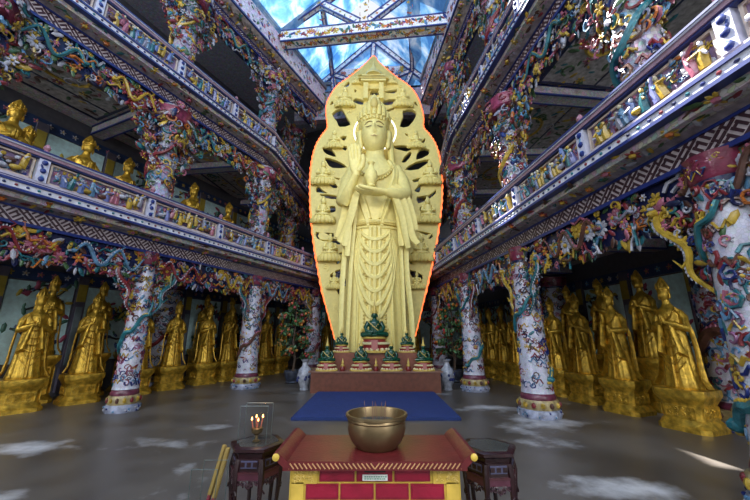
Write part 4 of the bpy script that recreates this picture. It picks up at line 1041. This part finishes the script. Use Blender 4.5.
def altar_lamp(x, label):
    root = thing('altar_lamp', label, 'lamp', (at_y(x, 371, 10.40).x, 10.40, .59), 0, 'small lamps between the jade figures')
    b = MB(); b.lathe([(.07, 0), (.08, .03), (.07, .1), (.05, .13)], (0, 0, 0), 12, (.16, .015, .015)); b.build('base', M_trim, root)
    b = MB(); b.lathe([(.05, .13), (.055, .16), (.025, .2), (.035, .25), (.015, .3), (.004, .36)], (0, 0, 0), 12, JG); b.build('gilt_top', M_trim, root)
for x, l in ((342.5, 'left small red and gilt lamp between the jade figures'), (376, 'middle small red and gilt lamp between the jade figures'), (408.5, 'right small red and gilt lamp between the jade figures')): altar_lamp(x, l)

# ================================================================== BLUE MAT
b = MB(); b.box((0.02, 8.62, .03), (3.28, 3.06, .06), (.007, .028, .15)); root = thing('floor_mat', 'large square dark blue mat on the floor before the plinth', 'mat', (0.02, 8.62, 0))
b.build('pad', M_cloth, root, root.location)
b = MB()
for i in range(4):
    pass
b.box((0.02, 7.075, .028), (3.3, .02, .05), (.006, .02, .1)); b.box((-1.625, 8.62, .028), (.02, 3.1, .05), (.006, .02, .1)); b.box((1.665, 8.62, .028), (.02, 3.1, .05), (.006, .02, .1)); b.build('hem', M_cloth, root, root.location)

# ================================================================== ALTAR TABLE, CENSER, STANDS
TR = (.12, .014, .016); TR2 = (.24, .008, .028); TG = (.58, .40, .06)
root = thing('altar_table', 'dark red altar table with scrolled ends and gold framed tile front', 'table', (0, 2.75, 0)); OG = root.location
b = MB(); b.box((0, 2.75, .785), (1.18, .60, .035), TR); b.box((0, 2.46, .775), (1.2, .03, .05), TR)
b.build('tabletop', M_paint, root, OG)
b = MB()
for i in range(40):
    x = -.57 + i * 1.14 / 39; s = 1 if x > 0 else -1
    b.box((x, 2.444, .778), (.007, .006, .042), (.50, .27, .12), Euler((0, s * R_(40), 0)).to_matrix())
b.build('carved_edge', M_paint, root, OG)
for sg in (-1, 1):
    b = MB(); pr_ = [(.55, .765), (.57, .80), (.605, .835), (.64, .855), (.665, .85), (.655, .82), (.62, .79), (.59, .765)]
    b.loft([[(sg * x, y, z) for x, z in pr_] for y in (2.44, 3.06)], TR); rl_ = b.build('scrolled_end', M_paint, root, OG)
    b = MB(); b.M = Matrix.Translation((sg * .645, 2.44, .832)) @ Matrix.Rotation(R_(90), 4, 'X'); b.lathe([(.022, 0), (.023, .01), (.013, .015), (.004, .017)], (0, 0, 0), 16, TG); b.build('gold_cap', M_paint, rl_, OG)
b = MB(); b.box((0, 2.78, .38), (1.13, .52, .76), TG); b.build('cabinet', M_paint, root, OG)
def panel(x0, x1, z0, z1, col=TR2, nm='red_tile'):
    m = MB(); m.box(((x0 + x1) / 2, 2.519, (z0 + z1) / 2), (x1 - x0, .014, z1 - z0), col)
    m.box(((x0 + x1) / 2, 2.513, (z0 + z1) / 2), (x1 - x0 - .025, .012, z1 - z0 - .025), tuple(c * 1.12 for c in col)); return m.build(nm, M_paint, root, OG)
for x0, x1 in ((-.368, -.135), (-.122, .116), (.129, .366)): panel(x0, x1, .665, .748)
for x0, x1 in ((-.455, -.24), (-.228, -.008), (.004, .222), (.234, .455)): panel(x0, x1, .562, .652)
for x0, x1 in ((-.368, -.135), (-.122, .116), (.129, .366)): panel(x0, x1, .46, .55)
for z in (.36, .26, .16): 
    for x0, x1 in ((-.455, -.24), (-.228, -.008), (.004, .222), (.234, .455)): panel(x0, x1, z, z + .09)
for sg in (-1, 1):
    m = MB(); xs = sorted((sg * .385, sg * .552)); m.box((sg * .4685, 2.517, .7), (.165, .012, .095), (.62, .42, .07)); m.box((sg * .5115, 2.517, .6), (.08, .012, .12), (.62, .42, .07))
    for k in range(30):
        q = Vector((sg * .47 + U(-.07, .07), 2.511, U(.66, .74))); spiral(m, q, U(.008, .018), (.72, .52, .12), .003, 1, 8, 1, nrm=Vector((0, -1, 0)))
    m.build('gold_corner_panel', M_paint, root, OG)
m = MB(); m.box((0, 2.5, .735), (.14, .012, .022), (.012, .01, .01)); m.build('coin_slot', M_paint, root, OG)
m = MB(); m.box((.0, 2.497, .694), (.165, .01, .034), (.62, .62, .60))
for r in range(2):
    x = -.07
    while x < .066:
        w_ = U(.006, .014); m.box((x + w_ / 2, 2.4915, .700 - r * .012), (w_, .002, .006), (.05, .25, .14)); x += w_ + .004
m.build('white_plate', M_paint, root, OG)['label'] = 'white plate with tiny green lettering'

root = thing('bronze_censer', 'large round bronze incense bowl on the red altar table', 'censer', (.012, 2.76, .8025)); OG = root.location
b = MB(); b.lathe([(.14, 0), (.155, .004), (.16, .012), (.185, .04), (.208, .085), (.218, .13), (.216, .165), (.213, .18), (.218, .186), (.222, .19), (.218, .197), (.216, .203), (.226, .208), (.234, .212), (.234, .228), (.226, .232), (.214, .23), (.208, .21), (.2, .15)], OG, 48, (.3, .22, .12)); b.build('bowl', M_bronze, root, OG)
b = MB(); b.lathe([(.203, .160), (.12, .165), (.01, .17)], OG, 32, (.05, .045, .04)); b.build('ash', M_cloth, root, OG)
G_S = 'burning sticks standing in the bronze bowl'
for i, (dx, dy, h, tl) in enumerate(((-.075, .02, .15, -.02), (-.03, -.03, .155, .0), (-.02, .05, .14, .01), (.005, .01, .13, -.01), (.03, -.02, .15, .01), (.05, .03, .145, .02), (.068, -.01, .15, .0))):
    b = MB(); p0 = OG + Vector((dx, dy, .16)); b.tube([p0, p0 + Vector((tl, .0, h + .0))], .0018, (.20, .10, .07), 5)
    tag(b.build('incense_stick', M_wood, None, p0), 'thin brown incense stick standing in the ash of the bronze bowl', 'incense stick', G_S)

RW = (.02, .006, .008)
def stand_proto(name, label, loc, rz=0):
    root = thing(name, label, 'stand', loc, rz); n = 6; ph = math.pi / 6 * 0
    b = MB(); b.lathe([(.20, .765), (.212, .773), (.212, .793), (.20, .80)], (0, 0, 0), 6, RW, 1, 1, None, ph); b.lathe([(.165, .70), (.18, .765)], (0, 0, 0), 6, RW, phase=ph); b.build('hexagonal_top', M_wood, root)
    b = MB(); b.lathe([(.165, .8), (.165, .803)], (0, 0, 0), 6, (.055, .055, .05), phase=ph); b.build('stone_inset', M_jade, root)
    b = MB()
    for k in range(6):
        a = ph + math.pi / 3 * (k + .5); d = Vector((math.cos(a), math.sin(a), 0)); e = Vector((-d.y, d.x, 0)); ap = .15
        b.M = Matrix(((e.x, -d.x, 0, d.x * ap), (e.y, -d.y, 0, d.y * ap), (0, 0, 1, 0), (0, 0, 0, 1)))
        b.box((0, 0, .68), (.16, .02, .09), RW); b.box((0, -.012, .69), (.12, .008, .05), (.07, .07, .13))
        b.box((0, -.018, .69), (.03, .004, .03), RW); b.box((-.045, -.018, .69), (.03, .004, .03), RW); b.box((.045, -.018, .69), (.03, .004, .03), RW)
        b.box((0, -.01, .635), (.18, .03, .014), (.06, .015, .02)); b.box((0, -.01, .61), (.16, .02, .04), (.08, .02, .035))
        for q in range(5):
            x = -.064 + q * .032; spiral(b, Vector((x, -.01, .57 - .012 * math.cos((q - 2) * 1.2))), .024, (.05, .02, .03), .006, 1.2, 9, 1 if q % 2 else -1, nrm=Vector((0, -1, 0)))
            leaf(b, Vector((x, -.01, .545 + .012 * abs(q - 2))), .02, RW, -1.57, nrm=Vector((0, -1, 0)))
    b.M = Matrix(); b.build('carved_apron', M_wood, root)
    for k in range(6):
        a = ph + math.pi / 3 * k; d = Vector((math.cos(a), math.sin(a), 0)); P = [(.17, .72), (.185, .64), (.18, .5), (.165, .35), (.16, .2), (.172, .08), (.2, .02), (.205, .0)]
        b = MB(); b.tube([d * r + Vector((0, 0, z)) for r, z in P], [.02, .024, .017, .015, .014, .016, .02, .02], RW, 8)
        spiral(b, d * .19 + Vector((0, 0, .5)), .03, RW, .007, 1, 8, 1, Vector((-d.y, d.x, 0)), Vector((0, 0, 1)), d); b.build('leg', M_wood, root)
    b = MB(); b.lathe([(.155, .12), (.16, .14), (.155, .15)], (0, 0, 0), 6, RW, phase=ph); b.build('lower_shelf', M_wood, root)
    return root
def tz(x, y, z): q = at_z(x, y, z); return (q.x, q.y, 0)
qa, qb = tz(258, 441, .8), tz(488, 445, .8)
sp_ = stand_proto('carved_stand', 'dark hexagonal carved stand at left of the altar table, carrying the candle case', qa, R_(0))
dup(sp_, qb, R_(4), 'dark hexagonal carved stand at right of the altar table, with empty top')
# glass candle case on the left stand
q = Vector(qa) + Vector((-.02, -.02, .803))
root = thing('glass_case', 'upright clear glass case around small candles on the left carved stand', 'glass case', q); OG = root.location
wd, dp, hh = .215, .13, .265
for nm, c, s in (('front_pane', (0, -dp / 2, hh / 2), (wd, .0015, hh)), ('back_pane', (0, dp / 2, hh / 2), (wd, .0015, hh)), ('side_pane', (-wd / 2, 0, hh / 2), (.0015, dp - .006, hh)), ('side_pane', (wd / 2, 0, hh / 2), (.0015, dp - .006, hh))):
    b = MB(); b.sheet(c, s); b.build(nm, M_glass, root)
b = MB()
for sx in (-1, 1):
    for sy in (-1, 1): b.box((sx * wd / 2, sy * dp / 2, hh / 2), (.003, .003, hh), (.06, .09, .09))
for sy in (-1, 1): b.box((0, sy * dp / 2, hh), (wd, .003, .003), (.2, .24, .24))
b.build('pane_edges', M_paint, root)
cq = q + Vector((.012, 0, 0))
root = thing('candle_cup', 'small dark cup holding candles inside the glass case', 'cup', cq); 
b = MB(); b.lathe([(.025, 0), (.03, .005), (.014, .015), (.012, .045), (.04, .065), (.045, .095), (.037, .1)], (0, 0, 0), 16, (.06, .06, .075)); b.build('cup_body', M_bronze, root)
for i, (dx, dy, h) in enumerate(((-.055, .0, .055), (-.02, .03, .07), (.008, -.02, .05), (.042, .02, .072))):
    c0 = cq + Vector((dx * .6, dy * .5, .095)); root = thing('candle', 'thin lit candle in the small cup inside the glass case', 'candle', c0, 0, 'lit candles in the glass case')
    b = MB(); b.tube([(0, 0, 0), (dx * .25, 0, h)], .005, (.4, .12, .08), 7); b.build('stick', M_paint, root)
    b = MB(); b.lathe([(.002, 0), (.0065, .006), (.005, .014), (.001, .025)], (dx * .25, 0, h), 10, (1, .5, .1)); b.build('flame', M_flame, root)
lp = bpy.data.lights.new('candle_light', 'POINT'); lp.energy = .5; lp.color = (1, .55, .22); lp.shadow_soft_size = .02
lo = bpy.data.objects.new('candle_light', lp); COL.objects.link(lo); lo.location = cq + Vector((0, -.02, .26))
# thick joss sticks leaning beside the left stand
def joss(p0, p1, label):
    p0, p1 = Vector(p0), Vector(p1); root = thing('joss_stick', label, 'joss stick', p0, 0, 'thick joss sticks'); d = p1 - p0
    b = MB(); b.tube([Vector((0, 0, 0)), d * .62], .014, (.16, .012, .025), 10); b.build('red_half', M_paint, root)
    b = MB(); b.tube([d * .6, d * .99, d], [.018, .018, .011], (.24, .16, .04), 10); b.build('yellow_half', M_cloth, root)
s0 = Vector(qa)
joss((s0.x - .36, s0.y - .20, .017), (s0.x - .235, s0.y - .05, .79), 'thick yellow and red joss stick, outer of the two leaning beside the stand')
joss((s0.x - .30, s0.y - .24, .017), (s0.x - .195, s0.y - .08, .78), 'thick yellow and dark red joss stick touching the left carved stand, inner of the two')
# low stool with a second glass case at the lower left corner
gx = at_y(204, 497, 2.5)
root = thing('low_stool', 'low dark stool under the glass case at the lower left edge', 'stool', (gx.x, 2.55, 0))
b = MB(); b.box((0, 0, .385), (.34, .30, .03), RW); b.build('seat', M_wood, root)
for sx in (-1, 1):
    for sy in (-1, 1):
        b = MB(); b.bar((sx * .14, sy * .12, 0), (sx * .14, sy * .12, .37), .035, .035, RW); b.build('leg', M_wood, root)
root = thing('glass_case', 'clear glass case cut by the lower left edge of the photo beside the joss sticks', 'glass case', (gx.x, 2.55, .40))
wd, dp, hh = .17, .17, gx.z - .40 + .17
for nm, c, s in (('front_pane', (0, -dp / 2, hh / 2), (wd, .0015, hh)), ('back_pane', (0, dp / 2, hh / 2), (wd, .0015, hh)), ('side_pane', (-wd / 2, 0, hh / 2), (.0015, dp - .006, hh)), ('side_pane', (wd / 2, 0, hh / 2), (.0015, dp - .006, hh))):
    b = MB(); b.sheet(c, s); b.build(nm, M_glass, root)
b = MB()
for sx in (-1, 1):
    for sy in (-1, 1): b.box((sx * wd / 2, sy * dp / 2, hh / 2), (.003, .003, hh), (.05, .08, .08))
for sy in (-1, 1): b.box((0, sy * dp / 2, hh), (wd, .003, .003), (.10, .13, .13))
b.build('pane_edges', M_paint, root)

# ================================================================== FRUIT TREES AND VASES BESIDE THE PLINTH
def fruit_tree(loc, label, seed):
    random.seed(seed); root = thing('potted_fruit_tree', label, 'tree', loc, 0, 'potted trees beside the altar')
    b = MB(); b.lathe([(.2, 0), (.24, .03), (.2, .08), (.26, .2), (.31, .34), (.30, .40), (.27, .42), (.25, .36)], (0, 0, 0), 20, (.05, .06, .09)); b.build('pot', M_cer, root)
    b = MB(); b.tube([(0, 0, .3), (.05, .02, .8), (-.04, 0, 1.4), (.02, 0, 2.0), (0, 0, 2.6)], [.05, .045, .04, .03, .012], (.07, .045, .03), 7)
    tips = []
    for i in range(16):
        z = .75 + i * .115; a = i * 2.4; L_ = .55 - .15 * (i / 16); t = Vector((L_ * math.cos(a), L_ * math.sin(a), z + .12)); b.tube([(0, 0, z), t * .5 + Vector((0, 0, z * .5 + .08)), t], [.018, .013, .008], (.07, .045, .03), 5); tips.append(t)
    b.build('trunk', M_wood, root)
    lf = MB()
    for t in tips:
        for k in range(34): 
            q = t * U(.5, 1.15) + Vector((U(-.14, .14), U(-.14, .14), U(-.02, .14) + t.z * 0)); q.z = t.z + U(-.06, .13)
            rot = Euler((U(0, 6), U(0, 6), U(0, 6))).to_matrix(); lf.ell(q, (.085, .04, .012), random.choice(((.03, .09, .03), (.05, .13, .04), (.02, .06, .025))), 5, 3, rot)
    lf.build('foliage', M_leaf, root)
    for t in tips:
        f = MB(); f.tube([t + Vector((0, 0, -.1)), t, t + Vector((0, 0, .15))], .05, (.04, .1, .03), 6)
        for k in range(9): f.ell(t + Vector((U(-.17, .17), U(-.17, .17), U(-.07, .12))), U(.035, .06), random.choice(((.45, .07, .03), (.5, .14, .03), (.4, .04, .06), (.55, .25, .05))), 7, 5)
        f.build('fruit_cluster', M_cer, root)
    return root
fruit_tree(tz(292, 383, 0), 'fruit bearing potted tree left of the plinth', 3)
fruit_tree(tz(455, 382, 0), 'fruit bearing potted tree right of the plinth', 4)
def vase(loc, label):
    root = thing('porcelain_vase', label, 'vase', loc, 0, 'porcelain vases beside the plinth')
    b = MB(); b.lathe([(.13, 0), (.14, .03), (.12, .06), (.2, .25), (.23, .42), (.18, .6), (.09, .7), (.08, .8), (.14, .88), (.12, .88)], (0, 0, 0), 20, (.42, .44, .52))
    for k in range(14):
        a = U(0, 6.28); b.ell((.215 * math.cos(a), .215 * math.sin(a), U(.28, .48)), (.04, .04, .05), BLUE, 6, 4)
    b.build('body', M_cer, root)
    return root
random.seed(21)
vase(tz(304, 390, 0), 'white and blue porcelain vase at the left end of the plinth')
vase(tz(448, 390, 0), 'white and blue porcelain vase at the right end of the plinth')

# ================================================================== GOLDEN STATUES
GD2 = (.52, .30, .03)
def golden(name, label, loc, rz, ped, group, pose=0):
    """standing robed figure facing -Y with flaring scarves on a waisted pedestal"""
    root = thing(name, label, 'statue', loc, rz, group)
    if ped > .2:
        b = MB(); S = [(.45, 0), (.45, .08), (.42, .10), (.39, .16), (.355, .2), (.355, ped - .26), (.39, ped - .2), (.43, ped - .14), (.45, ped - .1), (.45, ped)]
        b.loft([[(x * r, y * r * .92, z) for x, y in ((-1, -.72), (-.72, -1), (.72, -1), (1, -.72), (1, .72), (.72, 1), (-.72, 1), (-1, .72))] for r, z in S], GOLD)
        pd = b.build('pedestal', M_gold, root)
        b = MB(); zc = ped / 2 - .03; hz = ped - .52
        for sx, rot in ((0, 0), (1, 90), (-1, -90)):
            b.M = Matrix.Rotation(R_(rot), 4, 'Z')
            y = -.33 if rot == 0 else -.358
            for z in (zc - hz / 2, zc + hz / 2): b.box((0, y, z), (.5, .02, .025), GOLD)
            for x in (-.25, .25): b.box((x, y, zc), (.025, .02, hz), GOLD)
            for k in range(8): spiral(b, Vector((-.18 + .36 * (k % 4) / 3, y + .005, zc + (-.25 + .5 * (k // 4)) * hz)), .05, GOLD, .012, 1.2, 9, 1 if k % 2 else -1, nrm=Vector((0, -1, 0)), ph=k)
        b.build('carved_panel', M_gold, pd)
    else:
        b = MB(); b.lathe([(.42, 0), (.42, ped)], (0, 0, 0), 8, GOLD); b.build('pedestal', M_gold, root)
    Z = ped; b = MB()
    PR = [(0, .31, .25, .0), (.04, .32, .26, 0), (.2, .285, .235, 0), (.5, .25, .2, 0), (.8, .235, .175, 0), (1.0, .215, .16, 0), (1.12, .215, .155, .0), (1.28, .225, .16, .0), (1.38, .235, .155, .0), (1.44, .205, .135, 0), (1.50, .12, .1, -.01), (1.56, .075, .075, -.02), (1.64, .065, .068, -.035)]
    rings = []
    for z, a, c, yo in [tuple(PR[i][k] + (PR[i + 1][k] - PR[i][k]) * u / 3 for k in range(4)) for i in range(len(PR) - 1) for u in range(3)] + [PR[-1]]:
        k = max(0, min(1, (1.1 - z) / .6)); rings.append([(a * (1 + .06 * k * math.cos(11 * t + 1.5 * z)) * math.cos(t), yo + c * (1 + .07 * k * math.cos(11 * t + 1.5 * z)) * math.sin(t), Z + z) for t in (2 * math.pi * q / 44 for q in range(44))])
    b.loft(rings, GOLD)
    hc = Vector((0, -.05, Z + 1.745)); seg, rg = 20, 16; rr = []
    for i in range(rg + 1):
        ph = -math.pi / 2 + math.pi * i / rg; z = math.sin(ph); ring = []
        for q in range(seg):
            a = 2 * math.pi * q / seg; x = math.cos(ph) * math.sin(a) * (1 - .2 * max(0, -z)); y = -math.cos(ph) * math.cos(a)
            g = lambda cx, cz, sx, sz: math.exp(-((x - cx) / sx) ** 2 - ((z - cz) / sz) ** 2)
            if y < 0: y += -.2 * g(0, -.12, .13, .15) + .1 * (g(-.38, .1, .22, .12) + g(.38, .1, .22, .12)) - .08 * g(0, -.45, .22, .08) - .08 * g(0, -.75, .25, .15)
            ring.append(hc + Vector((x * .10, y * .112, z * .14)))
        rr.append(ring)
    b.loft(rr, GOLD, caps=False)
    for s in (-1, 1): b.tube([hc + Vector((s * .098, .01, .04)), hc + Vector((s * .106, .01, -.02)), hc + Vector((s * .1, .005, -.1))], [.018, .022, .012], GOLD, 6)
    if pose == 0: hands = [(-1, Vector((-.018, -.29, Z + 1.22))), (1, Vector((.018, -.29, Z + 1.22)))]
    else: hands = [(-1, Vector((-.06, -.3, Z + 1.30))), (1, Vector((.04, -.30, Z + 1.06)))]
    for s, h in hands:
        el = Vector((s * .285, -.06, Z + 1.07)); b.tube([(s * .17, 0, Z + 1.39), (s * .25, -.01, Z + 1.28), el, el * .45 + h * .55 + Vector((s * .02, -.02, 0)), h * .9 + el * .1], [.075, .082, .08, .068, .042], GOLD, 12)
        b.tube([h + Vector((s * .02, .02, -.05)), h + Vector((0, 0, 0)), h + Vector((0, -.005, .04))], [.03, .036, .034], GOLD, 8)
        for q in range(4): b.tube([h + Vector((0, -.026 + .018 * q, .03)), h + Vector((-s * .003, -.028 + .018 * q, .085)), h + Vector((-s * .006, -.024 + .016 * q, .125 - .008 * abs(q - 1)))], [.0105, .01, .006], GOLD, 5)
        b.tube([h + Vector((s * .005, .03, 0)), h + Vector((s * .0, .05, .045)), h + Vector((0, .045, .075))], [.012, .011, .006], GOLD, 5)
    b.build('figure', M_gold, root, None, 60)
    for s, h in hands:
        m = MB(); P0 = h + Vector((s * .07, .06, -.02))
        m.loft([[P0 + Vector((s * (.10 * u) + (.035 + .03 * u) * math.cos(t) * (1 + .2 * math.cos(4 * t)), .07 * u + (.05 + .09 * u) * math.sin(t), -.62 * u * (1 + .12 * math.sin(t)))) for t in (2 * math.pi * q / 16 for q in range(16))] for u in (0, .25, .5, .75, 1)], GOLD); m.build('hanging_sleeve', M_gold, root, None, 60)
        m = MB(); pts = [(s * .16, -.10, Z + 1.45), (s * .26, -.02, Z + 1.28), (s * .315, .03, Z + 1.0), (s * .335, .03, Z + .7), (s * .345, .0, Z + .4), (s * .385, -.05, Z + .17), (s * .47, -.09, Z + .03)]
        Q = []
        for i in range(len(pts) - 1):
            for k in range(3): Q.append(Vector(pts[i]).lerp(Vector(pts[i + 1]), k / 3))
        Q.append(Vector(pts[-1])); m.ribbon(Q, [.06 + .06 * i / len(Q) for i in range(len(Q))], .028, GD2, Vector((.5, 1, 0))); m.build('flaring_scarf', M_gold, root, None, 60)
    m = MB()
    m.tube([(-.16, -.125, Z + 1.42), (-.1, -.185, Z + 1.3), (0, -.20, Z + 1.22), (.1, -.185, Z + 1.3), (.16, -.125, Z + 1.42)], .012, GD2, 5)
    for u in (0, .25, .5, .75, 1): m.tube([(-.2 + .4 * w_, -.17 - .10 * math.sin(math.pi * w_) * (1 - .1 * u), Z + .98 - .62 * u * .8 - (.10 + .1 * u) * math.sin(math.pi * w_)) for w_ in (k / 10 for k in range(11))], .011, GD2, 5)
    m.tube([(0, -.165, Z + 1.04), (0, -.235, Z + .5), (0, -.27, Z + .04)], [.02, .025, .035], GD2, 6)
    m.tube([(.21 * math.cos(a), .16 * math.sin(a), Z + 1.06) for a in (k * math.pi / 12 for k in range(25))], .02, GD2, 6)
    m.build('robe_folds', M_gold, root)
    m = MB(); m.lathe([(.108, .03), (.116, .07), (.108, .12), (.075, .17)], hc + Vector((0, .012, 0)), 18, GD2); m.build('hair', M_gold, root)
    m = MB(); m.lathe([(.108, .09), (.118, .11), (.11, .15), (.085, .22), (.05, .29), (.012, .35)], hc + Vector((0, .01, 0)), 16, GOLD, fn=lambda a, z: 1 + .09 * math.cos(8 * a))
    for k in range(5):
        a = -1.1 + 2.2 * k / 4; c = hc + Vector((.11 * math.sin(a), -.11 * math.cos(a), .12)); m.tube([c, c + Vector((0, 0, .07 + .05 * math.cos(a)))], [.024, .004], GOLD, 5)
    m.build('crown', M_gold, root)
    root.scale = (.88, .88, .97); return root
G1, G2, G3, G4, G5 = 'golden statues in the front row of the left aisle', 'golden statues in the back row of the left aisle', 'golden statues in the front row of the right aisle', 'golden statues in the back row of the right aisle', 'golden statues on the left balcony'
ORD = ['nearest', 'second', 'third', 'fourth', 'fifth', 'sixth', 'seventh', 'eighth', 'ninth', 'tenth', 'eleventh']
pA = golden('golden_statue', 'x', (0, 0, 0), 0, .70, G1, 0); pB = golden('golden_statue', 'x', (0, 0, 0), 0, .70, G1, 1)
pT = golden('golden_statue', 'x', (0, 0, 0), 0, 1.15, G2, 0); pS = golden('golden_statue', 'x', (0, 0, 0), 0, .2, G5, 0); pS.scale = (1.12, 1.05, 1.06)
used = set()
def put(proto, path, s, t, z, label, group, turn=0, first=True):
    loc = path.pos(s, t, z); rz = path.rz(s) + R_(turn)
    if proto not in used:
        used.add(proto); proto.location = loc; proto.rotation_euler = (0, 0, rz); proto['label'] = label; proto['group'] = group; return proto
    return dup(proto, loc, rz, label, group)
LF = [-.98, .16, 1.45, 2.5, 3.72, 4.75, 5.75, 6.75, 7.75]
for i, s in enumerate(LF):
    where = {0: 'at the left edge of the photo', 1: 'left of the nearest left dragon column', 2: 'partly behind the nearest left column', 3: 'right of the nearest left dragon column', 4: 'midway between the two left dragon columns', 5: 'just left of the second left dragon column'}.get(i, 'beyond the second left dragon column')
    put(pA if i % 2 == 0 else pB, LEFT, s, -2.05, 0, 'golden statue %s in left front row, %s' % (ORD[i], where), G1, -12)
LB = [-.4, .75, 1.85, 4.35, 5.6, 6.7]
for i, s in enumerate(LB):
    put(pT, LEFT, s, -3.02, 0, 'golden statue on taller pedestal, %s from the camera in the left back row' % ORD[i], G2, -10)
RF = [-1.25, .1, 1.25, 2.3, 3.4, 4.4, 5.4, 6.4, 7.3]
for i, s in enumerate(RF):
    where = {0: 'large at the right edge of the photo', 1: 'just left of the largest one', 2: 'right of the white column beside the mat', 3: 'half hidden behind the column beside the mat'}.get(i, 'left of the column beside the mat')
    put(pA if i % 2 == 0 else pB, RIGHT, s, -2.1, 0, 'golden statue, %s in right front row, %s' % (ORD[i], where), G3, 14)
RB = [.18, 1.45, 2.75, 4.6, 5.8]
for i, s in enumerate(RB):
    put(pT, RIGHT, s, -3.02, 0, 'golden statue on a taller pedestal, %s from the camera in the right back row' % ORD[i], G4, 12)
bl_ = ['at the left edge of the photo', 'small one just right of the leftmost', 'alone in front of a pale branch panel', 'beside the dark relief column', 'left of a close pair', 'right of a close pair', 'farthest from the camera']
for (s, t), l in zip(((-2.42, -1.45), (-1.85, -2.45), (-1.0, -1.6), (.1, -1.8), (2.0, -1.5), (2.72, -2.4), (3.76, -1.8)), bl_):
    put(pS, LEFT, s, t, 4.185, 'golden statue behind the left balcony rail, %s' % l, G5)
for u, l in ((-3.0, 'leftmost'), (-1.9, 'second from left'), (1.7, 'second from right'), (2.8, 'rightmost')):
    put(pA, BACK, u, -1.2, 0, 'golden statue by the back wall beyond the giant statue, %s of four' % l, 'golden statues along the back wall')
